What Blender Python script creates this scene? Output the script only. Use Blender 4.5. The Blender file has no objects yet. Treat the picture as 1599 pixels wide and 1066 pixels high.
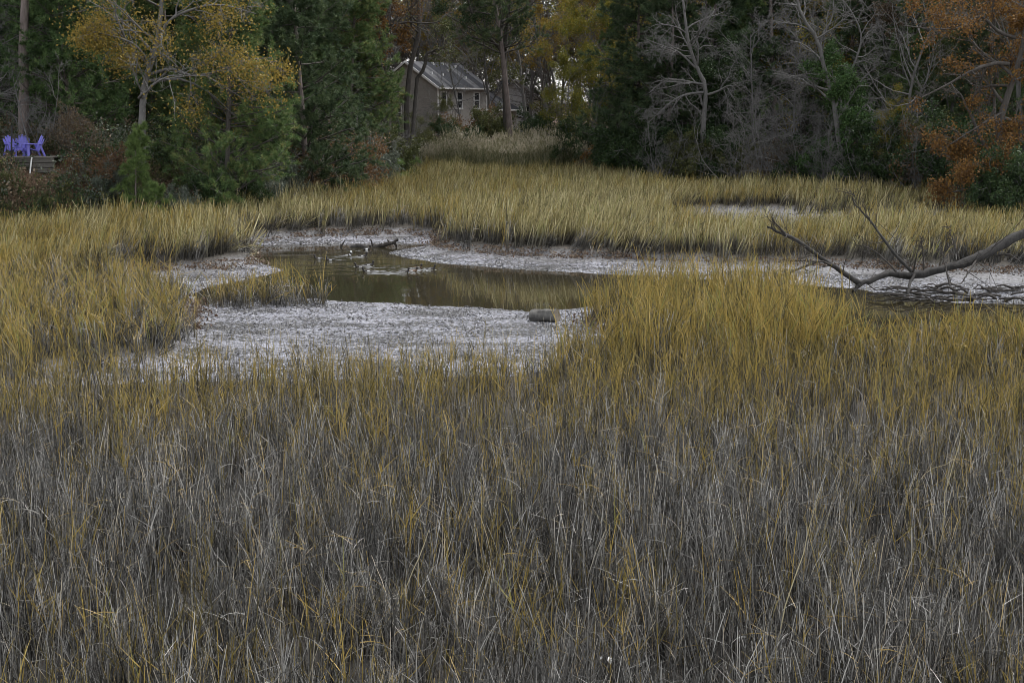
import bpy, math, random
import numpy as np
from mathutils import Vector
sc = bpy.context.scene
R = math.radians
random.seed(7)
rg = np.random.default_rng(7)

# ------------------------------------------------------------------ camera, sky, sun, exposure
FPX, PITCH, CH = 2221.0, math.atan((533 - 165) / 2221.0), 5.0
cam = bpy.data.cameras.new('camera'); cam.lens = 50.0; cam.sensor_width = 36.0
cam.clip_start = 0.1; cam.clip_end = 6000
camo = bpy.data.objects.new('camera', cam); sc.collection.objects.link(camo)
camo.location = (0, 0, CH); camo.rotation_euler = (math.pi / 2 - PITCH, 0, 0)
sc.camera = camo
SUN_EL, SUN_AZ = 56, 48            # azimuth clockwise from +Y: bright cloud beyond the woods, soft
w = bpy.data.worlds.new('World'); sc.world = w; w.use_nodes = True
nt = w.node_tree; nt.nodes.clear()
sky = nt.nodes.new('ShaderNodeTexSky'); sky.sky_type = 'NISHITA'; sky.sun_disc = False
sky.sun_elevation = R(SUN_EL); sky.sun_rotation = R(SUN_AZ); sky.dust_density = 1.0; sky.air_density = 1.0
hs = nt.nodes.new('ShaderNodeHueSaturation'); hs.inputs['Saturation'].default_value = 0.22
bg = nt.nodes.new('ShaderNodeBackground'); bg.inputs['Strength'].default_value = 0.15
ow = nt.nodes.new('ShaderNodeOutputWorld')
nt.links.new(sky.outputs[0], hs.inputs['Color']); nt.links.new(hs.outputs[0], bg.inputs[0]); nt.links.new(bg.outputs[0], ow.inputs[0])
sl = bpy.data.lights.new('sun', 'SUN'); sl.energy = 1.5; sl.angle = R(14); sl.color = (1, .97, .93)
so = bpy.data.objects.new('sun', sl); sc.collection.objects.link(so)
so.rotation_euler = (R(90 - SUN_EL), 0, R(180 - SUN_AZ)); so.location = (0, 0, 60)
sc.view_settings.view_transform = 'Standard'; sc.view_settings.look = 'None'
sc.view_settings.exposure = 1.3; sc.view_settings.gamma = 1.0
sc.render.engine = 'CYCLES'
sc.cycles.max_bounces = 5; sc.cycles.diffuse_bounces = 3; sc.cycles.glossy_bounces = 3; sc.cycles.transmission_bounces = 3
sc.cycles.caustics_reflective = False; sc.cycles.caustics_refractive = False
sc.cycles.use_denoising = True; sc.cycles.filter_width = 0.9

# ------------------------------------------------------------------ photo pixel -> direction -> point
def ray(px, py):
    u = (px - 799.5) / FPX; v = (533 - py) / FPX
    return np.array([u, math.cos(PITCH) + v * math.sin(PITCH), -math.sin(PITCH) + v * math.cos(PITCH)])
def atY(px, py, Y):
    d = ray(px, py); return np.array([0, 0, CH]) + d * (Y / d[1])
def onz(px, py, z=0.0):
    d = ray(px, py); return np.array([0, 0, CH]) + d * ((z - CH) / d[2])
def poly(pts, z=0.0): return np.array([onz(x, y, z)[:2] for x, y in pts])
def xat(px, Y): return atY(px, 200, Y)[0]

# ------------------------------------------------------------------ polygons helpers
def inside(P, x, y):
    r = np.zeros(x.shape, bool); n = len(P)
    for i in range(n):
        x1, y1 = P[i]; x2, y2 = P[(i + 1) % n]
        c = ((y1 > y) != (y2 > y))
        with np.errstate(divide='ignore', invalid='ignore'):
            r ^= c & (x < (x2 - x1) * (y - y1) / (y2 - y1 + 1e-12) + x1)
    return r
def pdist(P, x, y):
    d = np.full(x.shape, 1e9); n = len(P)
    for i in range(n):
        a = P[i]; b = P[(i + 1) % n]; e = b - a; L = max(e @ e, 1e-9)
        t = np.clip(((x - a[0]) * e[0] + (y - a[1]) * e[1]) / L, 0, 1)
        d = np.minimum(d, np.hypot(x - a[0] - t * e[0], y - a[1] - t * e[1]))
    return d
def sdist(P, x, y): d = pdist(P, x, y); return np.where(inside(P, x, y), -d, d)
def sstep(a, b, v): t = np.clip((v - a) / (b - a), 0, 1); return t * t * (3 - 2 * t)
def vnoise(x, y, s, seed=0):
    def h(i, j):
        n = (i.astype(np.int64) * 374761393 + j.astype(np.int64) * 668265263 + seed * 144665) & 0x7fffffff
        n = (n ^ (n >> 13)) * 1274126177 & 0x7fffffff
        return ((n ^ (n >> 16)) & 0xffff) / 65535.0
    X = x / s; Y = y / s; i = np.floor(X); j = np.floor(Y); fx = X - i; fy = Y - j
    fx = fx * fx * (3 - 2 * fx); fy = fy * fy * (3 - 2 * fy)
    return (h(i, j) * (1 - fx) + h(i + 1, j) * fx) * (1 - fy) + (h(i, j + 1) * (1 - fx) + h(i + 1, j + 1) * fx) * fy

# ------------------------------------------------------------------ mesh / object helpers
def mkmesh(name, v, f, mat=None, smooth=False, attrs=None):
    me = bpy.data.meshes.new(name)
    v = np.asarray(v, np.float32)
    if isinstance(f, np.ndarray) and f.ndim == 2:
        nf, k = f.shape
        me.vertices.add(len(v)); me.vertices.foreach_set('co', v.ravel())
        me.loops.add(nf * k); me.loops.foreach_set('vertex_index', f.astype(np.int32).ravel())
        me.polygons.add(nf); me.polygons.foreach_set('loop_start', np.arange(0, nf * k, k, dtype=np.int32))
        me.update(calc_edges=True)
    else:
        me.from_pydata([tuple(p) for p in v], [], [tuple(int(i) for i in q) for q in f]); me.update()
    if smooth: me.polygons.foreach_set('use_smooth', np.ones(len(me.polygons), bool))
    if attrs:
        for k_, (dom, val) in attrs.items():
            a = me.attributes.new(k_, 'FLOAT', dom); a.data.foreach_set('value', np.asarray(val, np.float32))
    if mat is not None:
        for m in (mat if isinstance(mat, (list, tuple)) else [mat]): me.materials.append(m)
    return me
def link(name, me, parent=None, **tags):
    o = bpy.data.objects.new(name, me); sc.collection.objects.link(o)
    if parent is not None: o.parent = parent
    for k_, v_ in tags.items(): o[k_] = v_
    return o
def thing(name, label, cat, loc=(0, 0, 0), rz=0.0, group=None):
    o = link(name, None, label=label, category=cat); o.empty_display_size = .2
    o.location = loc; o.rotation_euler = (0, 0, rz)
    if group: o['group'] = group
    return o
def copy_tree(o, parent=None):
    c = o.copy(); sc.collection.objects.link(c); c.parent = parent
    for ch in list(o.children): copy_tree(ch, c)
    return c
class MB:
    def __init__(s): s.v = []; s.f = []
    def add(s, v, f):
        b = len(s.v); s.v += [tuple(float(c) for c in p) for p in v]; s.f += [tuple(int(i) + b for i in q) for q in f]; return s
    def box(s, x0, x1, y0, y1, z0, z1):
        return s.add([(x0,y0,z0),(x1,y0,z0),(x1,y1,z0),(x0,y1,z0),(x0,y0,z1),(x1,y0,z1),(x1,y1,z1),(x0,y1,z1)],
                     [(0,3,2,1),(4,5,6,7),(0,1,5,4),(1,2,6,5),(2,3,7,6),(3,0,4,7)])
    def bar(s, a, b, w_, h_):
        a = Vector(a); b = Vector(b); d = (b - a).normalized()
        u = d.cross(Vector((0, 0, 1))); u = u.normalized() if u.length > 1e-3 else Vector((1, 0, 0)); n = u.cross(d)
        q = [(-1,-1),(1,-1),(1,1),(-1,1)]
        return s.add([p + u * (i * w_ / 2) + n * (j * h_ / 2) for p in (a, b) for i, j in q],
                     [(3,2,1,0),(4,5,6,7),(0,1,5,4),(1,2,6,5),(2,3,7,6),(3,0,4,7)])
    def build(s, name, mat, parent=None, smooth=False, bevel=0, **tags):
        o = link(name, mkmesh(name, s.v, s.f, mat, smooth), parent, **tags)
        if bevel:
            b = o.modifiers.new('bevel', 'BEVEL'); b.width = bevel; b.segments = 2
        return o
def unit(a): return a / np.maximum(np.linalg.norm(a, axis=-1, keepdims=True), 1e-9)
def tubes(pts, rad, sides=4, cap=False, rng=rg, rough=0.0):
    """pts (n,k,3), rad (n,k) -> verts, quads of n tubes"""
    n, k, _ = pts.shape
    t = np.empty_like(pts); t[:, 1:-1] = pts[:, 2:] - pts[:, :-2]; t[:, 0] = pts[:, 1] - pts[:, 0]; t[:, -1] = pts[:, -1] - pts[:, -2]
    t = unit(t)
    ref = np.where(np.abs(t[:, :1, 2:3]) > .8, np.array([1., 0.1, 0]), np.array([0, 0.1, 1.]))
    u = unit(np.cross(t, np.broadcast_to(ref, t.shape))); vv = np.cross(t, u)
    a = np.arange(sides) * 2 * math.pi / sides
    rr = rad[:, :, None]
    if rough: rr = rr * (1 + rough * rng.normal(size=(n, k, sides)))
    V = pts[:, :, None, :] + (u[:, :, None, :] * np.cos(a)[None, None, :, None] + vv[:, :, None, :] * np.sin(a)[None, None, :, None]) * np.broadcast_to(rr, (n, k, sides))[..., None]
    idx = np.arange(n * k * sides).reshape(n, k, sides); nx = np.roll(idx, -1, 2)
    Q = np.stack([idx[:, :-1], nx[:, :-1], nx[:, 1:], idx[:, 1:]], -1).reshape(-1, 4)
    return V.reshape(-1, 3), Q
def join(parts):
    V = []; F = []; b = 0
    for v, f in parts: V.append(v); F.append(f + b); b += len(v)
    return np.concatenate(V), np.concatenate(F)
def spline(P, n):
    """resample control points (Catmull-Rom)"""
    P = np.asarray(P, float); Q = np.vstack([2 * P[0] - P[1], P, 2 * P[-1] - P[-2]]); m = len(P) - 1
    out = []
    for s in np.linspace(0, m - 1e-6, n):
        i = int(s); t = s - i; a, b, c, d = Q[i:i + 4]
        out.append(.5 * ((2 * b) + (-a + c) * t + (2 * a - 5 * b + 4 * c - d) * t * t + (-a + 3 * b - 3 * c + d) * t ** 3))
    return np.array(out)

# ------------------------------------------------------------------ materials
class NT:
    def __init__(s, name):
        s.m = bpy.data.materials.new(name); s.m.use_nodes = True; s.t = s.m.node_tree; s.t.nodes.clear()
        s.out = s.n('OutputMaterial')
    def n(s, typ, **kw):
        x = s.t.nodes.new('ShaderNode' + typ)
        for k_, v_ in kw.items(): setattr(x, k_, v_)
        return x
    def l(s, a, b): s.t.links.new(a, b)
    def noise(s, scale, detail=4, rough=.6, vec=None, stretch=None):
        x = s.n('TexNoise'); x.inputs['Scale'].default_value = scale; x.inputs['Detail'].default_value = detail; x.inputs['Roughness'].default_value = rough
        if vec is None:
            vec = s.n('TexCoord').outputs['Object']
        if stretch:
            mp = s.n('Mapping'); mp.inputs['Scale'].default_value = stretch; s.l(vec, mp.inputs[0]); vec = mp.outputs[0]
        s.l(vec, x.inputs['Vector']); return x.outputs['Fac']
    def ramp(s, fac, stops):
        x = s.n('ValToRGB'); e = x.color_ramp.elements
        while len(e) < len(stops): e.new(.5)
        for el, (p, c) in zip(e, stops): el.position = p; el.color = (*c, 1)
        s.l(fac, x.inputs[0]); return x.outputs[0]
    def math(s, op, a, b=None, c=None):
        x = s.n('Math', operation=op)
        for i, q in enumerate((a, b, c)):
            if q is None: continue
            if isinstance(q, (int, float)): x.inputs[i].default_value = q
            else: s.l(q, x.inputs[i])
        return x.outputs[0]
    def mix(s, fac, a, b, blend='MIX'):
        x = s.n('MixRGB', blend_type=blend)
        for i, q in enumerate((fac, a, b)):
            if isinstance(q, (int, float)): x.inputs[i].default_value = q
            elif isinstance(q, tuple): x.inputs[i].default_value = (*q, 1)
            else: s.l(q, x.inputs[i])
        return x.outputs[0]
    def attr(s, name): x = s.n('Attribute'); x.attribute_name = name; return x.outputs['Fac']
    def bump(s, h, strength=.5, dist=.02):
        x = s.n('Bump'); x.inputs['Strength'].default_value = strength; x.inputs['Distance'].default_value = dist; s.l(h, x.inputs['Height']); return x.outputs[0]
    def pbsdf(s, col, rough=.8, spec=.3, normal=None, **kw):
        x = s.n('BsdfPrincipled')
        for k_, q in (('Base Color', col), ('Roughness', rough), ('Specular IOR Level', spec), *kw.items()):
            if isinstance(q, (int, float)): x.inputs[k_].default_value = q
            elif isinstance(q, tuple): x.inputs[k_].default_value = (*q, 1)
            else: s.l(q, x.inputs[k_])
        if normal is not None: s.l(normal, x.inputs['Normal'])
        s.l(x.outputs[0], s.out.inputs[0]); return x
def leafmat(name, stops, trans=.35, rand=.3, rough=.6):
    """colour from the per-leaf 'tint' plus the object's own random offset"""
    t = NT(name); oi = t.n('ObjectInfo')
    f = t.math('ADD', t.attr('tint'), t.math('MULTIPLY', t.math('SUBTRACT', oi.outputs['Random'], .5), rand))
    col = t.ramp(f, stops)
    p = t.n('BsdfPrincipled'); p.inputs['Roughness'].default_value = rough; p.inputs['Specular IOR Level'].default_value = .25
    tr = t.n('BsdfTranslucent'); mx = t.n('MixShader'); mx.inputs[0].default_value = trans
    t.l(col, p.inputs['Base Color']); t.l(col, tr.inputs[0]); t.l(p.outputs[0], mx.inputs[1]); t.l(tr.outputs[0], mx.inputs[2]); t.l(mx.outputs[0], t.out.inputs[0])
    return t.m
def grassmat(name, low, high, lo=.25, hi=.6, rand=.5):
    """dead lower leaves, marsh grasses with base shade painted in, to living upper stem along 't', varied per blade ('tint') and per tuft"""
    t = NT(name); oi = t.n('ObjectInfo')
    f = t.math('ADD', t.attr('tint'), t.math('MULTIPLY', t.math('SUBTRACT', oi.outputs['Random'], .5), rand))
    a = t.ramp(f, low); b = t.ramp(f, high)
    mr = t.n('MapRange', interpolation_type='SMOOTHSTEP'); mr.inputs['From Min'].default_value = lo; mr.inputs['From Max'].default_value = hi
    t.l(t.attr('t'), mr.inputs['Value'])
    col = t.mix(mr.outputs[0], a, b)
    p = t.n('BsdfPrincipled'); p.inputs['Roughness'].default_value = .5; p.inputs['Specular IOR Level'].default_value = .35
    tr = t.n('BsdfTranslucent'); mx = t.n('MixShader'); mx.inputs[0].default_value = .2
    t.l(col, p.inputs['Base Color']); t.l(col, tr.inputs[0]); t.l(p.outputs[0], mx.inputs[1]); t.l(tr.outputs[0], mx.inputs[2]); t.l(mx.outputs[0], t.out.inputs[0])
    return t.m
def simple(name, col, rough=.7, var=.25, scale=6, bump=.15, spec=.3, stretch=None, dist=.01):
    t = NT(name); nz = t.noise(scale, 5, .65, stretch=stretch)
    c = t.ramp(nz, [(.3, tuple(x * (1 - var) for x in col)), (.7, tuple(min(1, x * (1 + var)) for x in col))])
    t.pbsdf(c, rough, spec, t.bump(nz, bump, dist) if bump else None); return t.m
def barkmat(name, c0, c1):
    t = NT(name); a = t.noise(9, 6, .7, stretch=(1, 1, .25)); b = t.noise(1.3, 3)
    c = t.ramp(a, [(.32, c0), (.68, c1)]); c = t.mix(t.math('MULTIPLY', b, .45), c, tuple(x * 1.25 for x in c1))
    t.pbsdf(c, .9, .2, t.bump(a, .9, .03)); return t.m
M = {}
M['bark_grey'] = barkmat('bark_grey', (.06, .057, .055), (.19, .183, .175))
M['bark_dark'] = barkmat('bark_dark', (.035, .03, .027), (.11, .10, .09))
M['bark_pine'] = barkmat('bark_pine', (.06, .05, .045), (.22, .18, .165))
M['bark_pale'] = barkmat('bark_pale', (.05, .048, .047), (.16, .155, .15))
M['needles'] = leafmat('needles', [(0, (.035, .065, .025)), (.45, (.09, .15, .052)), (.8, (.16, .22, .075)), (1, (.25, .22, .085))], .25)
M['needles_dark'] = leafmat('needles_dark', [(0, (.026, .048, .024)), (.5, (.066, .10, .046)), (1, (.125, .155, .066))], .25)
M['needles_young'] = leafmat('needles_young', [(0, (.07, .115, .036)), (.5, (.15, .22, .068)), (1, (.26, .33, .11))], .3)
M['leaf_gold'] = leafmat('leaf_gold', [(0, (.10, .085, .02)), (.4, (.24, .18, .04)), (.75, (.34, .235, .05)), (1, (.18, .17, .045))])
M['leaf_yellowgreen'] = leafmat('leaf_yellowgreen', [(0, (.07, .085, .015)), (.45, (.16, .16, .025)), (.8, (.30, .22, .03)), (1, (.34, .17, .03))])
M['leaf_orange'] = leafmat('leaf_orange', [(0, (.06, .033, .016)), (.45, (.16, .083, .026)), (.8, (.27, .145, .038)), (1, (.17, .145, .045))])
M['leaf_rust'] = leafmat('leaf_rust', [(0, (.07, .04, .022)), (.5, (.15, .085, .04)), (1, (.25, .165, .085))])
M['leaf_brown'] = leafmat('leaf_brown', [(0, (.08, .05, .03)), (.5, (.14, .108, .07)), (1, (.26, .20, .135))])
M['leaf_dark'] = leafmat('leaf_dark', [(0, (.016, .034, .014)), (.5, (.035, .062, .022)), (1, (.07, .10, .03))], .2, rough=.55)
M['leaf_grey'] = leafmat('leaf_grey', [(0, (.06, .075, .055)), (.5, (.12, .14, .105)), (1, (.20, .215, .17))], .25)
M['leaf_holly'] = leafmat('leaf_holly', [(0, (.025, .055, .02)), (.5, (.05, .10, .03)), (1, (.09, .145, .045))], .2, rough=.55)
M['leaf_olive'] = leafmat('leaf_olive', [(0, (.04, .05, .018)), (.5, (.09, .10, .035)), (1, (.17, .16, .06))], .3)
M['litter'] = leafmat('litter', [(0, (.09, .05, .03)), (.5, (.13, .095, .068)), (1, (.30, .235, .17))], .15)
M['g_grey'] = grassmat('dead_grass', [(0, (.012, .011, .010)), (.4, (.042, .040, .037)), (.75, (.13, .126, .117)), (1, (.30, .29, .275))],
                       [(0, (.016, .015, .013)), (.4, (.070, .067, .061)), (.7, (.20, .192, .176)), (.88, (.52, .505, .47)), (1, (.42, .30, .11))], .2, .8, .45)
M['g_gold'] = grassmat('golden_grass', [(0, (.022, .019, .016)), (.5, (.085, .077, .058)), (1, (.19, .155, .085))],  # low ramp: dead, mud-stained stems, also darkened to paint in shade at the base
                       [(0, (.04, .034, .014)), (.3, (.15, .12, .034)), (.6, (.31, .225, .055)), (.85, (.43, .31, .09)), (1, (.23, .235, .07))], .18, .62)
M['g_pale'] = grassmat('pale_grass', [(0, (.022, .019, .016)), (.5, (.07, .063, .05)), (1, (.15, .138, .105))],  # low ramp: dead silted bases plus painted shade low in the stand
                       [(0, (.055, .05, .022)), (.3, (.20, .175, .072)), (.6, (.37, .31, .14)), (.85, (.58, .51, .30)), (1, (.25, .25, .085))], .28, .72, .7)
M['reed'] = grassmat('reed', [(0, (.035, .045, .018)), (1, (.12, .13, .06))], [(0, (.05, .06, .025)), (.5, (.14, .15, .07)), (.8, (.27, .25, .145)), (1, (.46, .41, .31))], .3, .9)

# ------------------------------------------------------------------ marsh layout (photo outline -> ground)
MARSH = np.array([(-60, 2), (-60, 50), (-34, 52), (-24, 54), (-18.4, 57), (-13.5, 60), (-12, 67), (-8.8, 80), (-6.6, 98), (-7, 106), (6.5, 106), (6, 98), (8, 88),
                  (15, 83), (21, 78), (23, 66), (22.5, 56), (26, 48), (40, 44), (60, 40), (60, 2)], float)
CREEK = poly([(360, 374), (400, 367), (480, 363), (560, 361), (640, 359), (690, 363), (692, 379), (720, 386), (800, 391), (900, 395), (1000, 399), (1100, 403),
              (1200, 406), (1300, 410), (1400, 414), (1500, 418), (1599, 422), (1800, 430), (2000, 440), (2000, 570), (1750, 562), (1599, 556), (1450, 556), (1345, 562),
              (1318, 566), (1290, 566), (1262, 556), (1272, 538), (1296, 526), (1250, 492), (1200, 478), (1100, 476), (1000, 480), (955, 484), (935, 500), (985, 522), (965, 548),
              (900, 575), (800, 592), (600, 598), (400, 603), (250, 606), (60, 606), (40, 580), (120, 566), (270, 562), (288, 520), (272, 492), (292, 472),
              (260, 456), (200, 442), (160, 430), (160, 425), (200, 417), (280, 414), (340, 411), (388, 402), (396, 395), (382, 386)], -.15)
BACKCH = poly([(1035, 332), (1070, 325), (1250, 324), (1500, 328), (1750, 332), (1750, 362), (1500, 362), (1250, 370), (1150, 369), (1040, 350)], -.1)
WATER = poly([(395, 382), (540, 381), (600, 380), (665, 380), (690, 383), (640, 388), (606, 395), (640, 404), (700, 412), (800, 420), (950, 428), (1060, 433),
              (1200, 442), (1340, 451), (1420, 467), (1500, 473), (1599, 475), (1800, 485), (2000, 490), (2000, 540), (1599, 535), (1450, 534), (1350, 530), (1290, 512), (1240, 488),
              (1200, 472), (1100, 469), (1000, 474), (950, 475), (900, 481), (830, 486), (750, 480), (620, 474), (500, 469), (420, 474), (330, 480), (300, 474), (305, 458),
              (330, 446), (380, 437), (446, 423), (405, 411), (388, 399)], -.5)
CLUMP = poly([(330, 474), (360, 466), (430, 462), (495, 466), (502, 472), (430, 478), (350, 480)], -.35)
WZ = -.5
def terrain(x, y):
    dm = sdist(MARSH, x, y); dc = sdist(CREEK, x, y); dw = sdist(WATER, x, y); db = sdist(BACKCH, x, y); dk = sdist(CLUMP, x, y)
    z = .05 * (vnoise(x, y, 2.3, 3) - .5) + .03 * (vnoise(x, y, .7, 5) - .5)
    up = dw / (dw + np.maximum(-dc, 0) + .3)                                     # 0 at the water, 1 at the grass edge
    mud = np.where(dw > 0, WZ + .015 + .26 * np.clip(up, 0, 1) + .035 * (vnoise(x, y, 1.1, 9) - .5), WZ - .03 - .35 * sstep(0, 1.5, -dw))
    mud = mud + .035 * (vnoise(x, y, .45, 11) - .5) * (dw > .15)
    k = sstep(.28, -.22, dc); z = z * (1 - k) + mud * k
    k2 = sstep(.3, -.3, db); z = z * (1 - k2) + (-.22 + .03 * (vnoise(x, y, .5, 2) - .5)) * k2
    z = np.where(dk < .2, np.maximum(z, -.36), z)
    wl = sstep(-5, -13, x) * sstep(104, 88, y)
    H = 1.1 + 1.75 * wl
    rise = H * sstep(0, 5.5, dm) + .012 * np.clip(dm - 6, 0, 400) + .35 * (vnoise(x, y, 6, 21) - .5) * sstep(1, 6, dm)
    z = z + np.where(dm > 0, rise, 0)
    return z, dm, dc, dw, db
def tz(x, y): return float(terrain(np.array([float(x)]), np.array([float(y)]))[0][0])

def axis(lo, hi, step, far_lo, far_hi):
    a = np.arange(lo, hi + 1e-6, step); l = [a[0]]; s = step
    while l[-1] > far_lo: s *= 1.35; l.append(l[-1] - s)
    r = [a[-1]]; s = step
    while r[-1] < far_hi: s *= 1.35; r.append(r[-1] + s)
    return np.concatenate([np.array(l[:0:-1]), a, np.array(r[1:])])
def gridmesh(xs, ys):
    X, Y = np.meshgrid(xs, ys); nx, ny = len(xs), len(ys)
    i = np.arange(nx * ny).reshape(ny, nx)
    return X.ravel(), Y.ravel(), np.stack([i[:-1, :-1], i[:-1, 1:], i[1:, 1:], i[1:, :-1]], -1).reshape(-1, 4)
xs = axis(-30, 32, .28, -2500, 2500); ys = axis(10, 112, .28, -2500, 2800)
gx, gy, gf = gridmesh(xs, ys)
gz, dm, dc, dw, db = terrain(gx, gy)
t = NT('ground')
co = t.n('TexCoord').outputs['Object']
mudm, bank = t.attr('mud'), t.attr('bank')
n1 = t.noise(10, 5, .68, co, (1, .75, 1)); n2 = t.noise(1.1, 3, .5, co); n3 = t.noise(38, 3, .6, co)
soil = t.ramp(n1, [(.3, (.035, .03, .026)), (.7, (.10, .09, .075))])
lit = t.ramp(n3, [(.3, (.05, .032, .022)), (.55, (.13, .08, .05)), (.75, (.24, .17, .12))])
nm = t.math('ADD', n1, t.math('MULTIPLY', t.math('SUBTRACT', t.noise(.75, 3, .55, co, (.7, 1.6, 1)), .5), .55))
clay = t.ramp(nm, [(.41, (.020, .019, .019)), (.475, (.075, .074, .078)), (.545, (.23, .232, .265)), (.68, (.40, .405, .46))])  # pale silt against dark mud, with sky sheen painted into the pale tones
dry = t.attr('dry'); clay = t.mix(t.math('MULTIPLY', dry, .75), clay, t.ramp(n1, [(.35, (.05, .047, .045)), (.65, (.15, .145, .145))]))
col = t.mix(bank, soil, lit); col = t.mix(mudm, col, clay)
hgt = t.math('ADD', n1, t.math('MULTIPLY', n3, .3))
rgh = t.math('SUBTRACT', .92, t.math('MULTIPLY', t.math('MULTIPLY', mudm, t.math('SUBTRACT', 1.0, t.math('MULTIPLY', dry, .6))), .77))
t.pbsdf(col, rgh, t.math('ADD', .2, t.math('MULTIPLY', mudm, .75)), t.bump(hgt, 1.0, .10))
M['ground'] = t.m
me = mkmesh('ground', np.stack([gx, gy, gz], 1), gf, M['ground'], True,
            {'mud': ('POINT', np.maximum(sstep(.25, -.1, dc), .9 * sstep(.3, -.2, db)) * (dm < 0)), 'bank': ('POINT', sstep(-.3, 1.2, dm)), 'dry': ('POINT', sstep(.45, .85, dw / (dw + np.maximum(-dc, 0) + .05) + .3 * (vnoise(gx, gy, .9, 15) - .5)) * sstep(40, 44, gy))})
link('ground', me, kind='structure', label='marsh floor of wet silver mud rising to leaf-strewn banks')

# ------------------------------------------------------------------ water, with the ducks' wakes as real ripples
DUCKS = [  # photo px, heading (deg, 0 = +x), kind
    (497, 405, 178, 0), (515, 407, 172, 0), (543, 400, 8, 1), (567, 401, 12, 0), (573, 390, 30, 0), (561, 418, 186, 0), (577, 415, 14, 0),
    (573, 425, 190, 0), (632, 426, 2, 0), (645, 425, 5, 2), (652, 420, 0, 2), (673, 421, 4, 0)]
DW = [onz(a, b, WZ) for a, b, _, _ in DUCKS]
wx = np.concatenate([np.arange(-16, -8, .5), np.arange(-8, -1.5, .045), np.arange(-1.5, 32, .5)])
wy = np.concatenate([np.arange(24, 44, .5), np.arange(44, 54.5, .045), np.arange(54.5, 62, .5)])
x_, y_, f_ = gridmesh(wx, wy); hz = np.zeros_like(x_)
for (a, b, hd, k), p in zip(DUCKS, DW):
    c, s = math.cos(R(hd)), math.sin(R(hd)); dx, dy = x_ - p[0], y_ - p[1]
    al = -(dx * c + dy * s); la = np.abs(-dx * s + dy * c)
    for q, amp in ((.30, .030), (.17, .018)):
        hz += amp * np.exp(-np.clip(al, 0, 9) / 1.1) * np.exp(-((la - .05 - al * q) / (.05 + .02 * np.clip(al, 0, 4))) ** 2) * (al > -.12)
    rr = np.hypot(dx, dy); hz += .010 * np.cos(rr * 22) * np.exp(-rr / .35)
t = NT('creek_water')
n1 = t.noise(2.2, 2, .5, stretch=(1, .35, 1))
tr = t.n('BsdfPrincipled'); tr.inputs['Base Color'].default_value = (.028, .024, .014, 1); tr.inputs['Roughness'].default_value = .035
tr.inputs['IOR'].default_value = 1.33; tr.inputs['Specular IOR Level'].default_value = .9
t.l(t.bump(n1, .16, .02), tr.inputs['Normal']); t.l(tr.outputs[0], t.out.inputs[0]); M['water'] = t.m
link('creek_water', mkmesh('creek_water', np.stack([x_, y_, hz + WZ], 1), f_, M['water'], True), kind='structure', label='still brown creek water reflecting the woods')

# ------------------------------------------------------------------ grass tufts
def tuft(rng, n_st, h, rad, wid, leaves, lean, kind):
    """blades as narrow bent ribbons; 't' runs up the plant, 'tint' varies per blade"""
    V = []; T = []; C = []; F = []
    def ribbon(P, w0, w1, t0, t1, tint):
        k = len(P); d = unit(np.gradient(P, axis=0)); a = rng.uniform(0, 6.28)
        side = unit(np.cross(d, np.array([math.cos(a), math.sin(a), .3])))
        ww = np.linspace(w0, w1, k)[:, None] / 2; b = sum(len(q) for q in V)
        V.append(np.concatenate([P - side * ww, P + side * ww])); T.append(np.tile(np.linspace(t0, t1, k), 2)); C.append(np.full(2 * k, tint))
        for i in range(k - 1): F.append((b + i, b + k + i, b + k + i + 1, b + i + 1))
    for _ in range(n_st):
        r_, a_ = rad * math.sqrt(rng.uniform()), rng.uniform(0, 6.28)
        base = np.array([r_ * math.cos(a_), r_ * math.sin(a_), -.04]); hh = h * rng.uniform(.55, 1.08)
        az = rng.uniform(0, 6.28); ln = abs(rng.normal(0, lean)); d = np.array([math.sin(ln) * math.cos(az), math.sin(ln) * math.sin(az), math.cos(ln)])
        s = np.linspace(0, 1, 5)[:, None]; bend = rng.normal(0, .10, 3) * np.array([1, 1, .0])
        P = base + d * hh * s + bend * hh * s * s
        tint = rng.uniform(.08, .92); wv = wid * rng.uniform(.5, 1.45); ribbon(P, wv, wv * .3, 0, 1, tint)
        for _ in range(rng.poisson(leaves)):
            q = rng.uniform(.12, .85); o = base + d * hh * q + bend * hh * q * q
            a2 = rng.uniform(0, 6.28); e = rng.uniform(.2, .8) if kind != 'grey' else rng.uniform(.2, 1.3)
            d2 = np.array([math.sin(e) * math.cos(a2), math.sin(e) * math.sin(a2), math.cos(e)]); L = h * rng.uniform(.15, .45)
            s4 = np.linspace(0, 1, 4)[:, None]
            P2 = o + d2 * L * s4 + np.array([0, 0, -1.]) * L * rng.uniform(-.05, .35) * s4 ** 2
            ribbon(P2, wid * .75, wid * .15, q, min(1, q + .25), np.clip(tint + rng.normal(0, .18), 0, 1))
    V = np.concatenate(V); return V, np.array(F), np.concatenate(T), np.concatenate(C)
def protos(key, n, mat, **kw):
    out = []
    for i in range(n):
        v, f, t_, c_ = tuft(np.random.default_rng(hash((key, i)) % 9999 if False else 100 + i + 31 * len(key) + ord(key[0])), **kw)
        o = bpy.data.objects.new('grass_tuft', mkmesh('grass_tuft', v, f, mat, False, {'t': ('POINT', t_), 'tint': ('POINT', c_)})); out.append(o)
    return out
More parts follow.
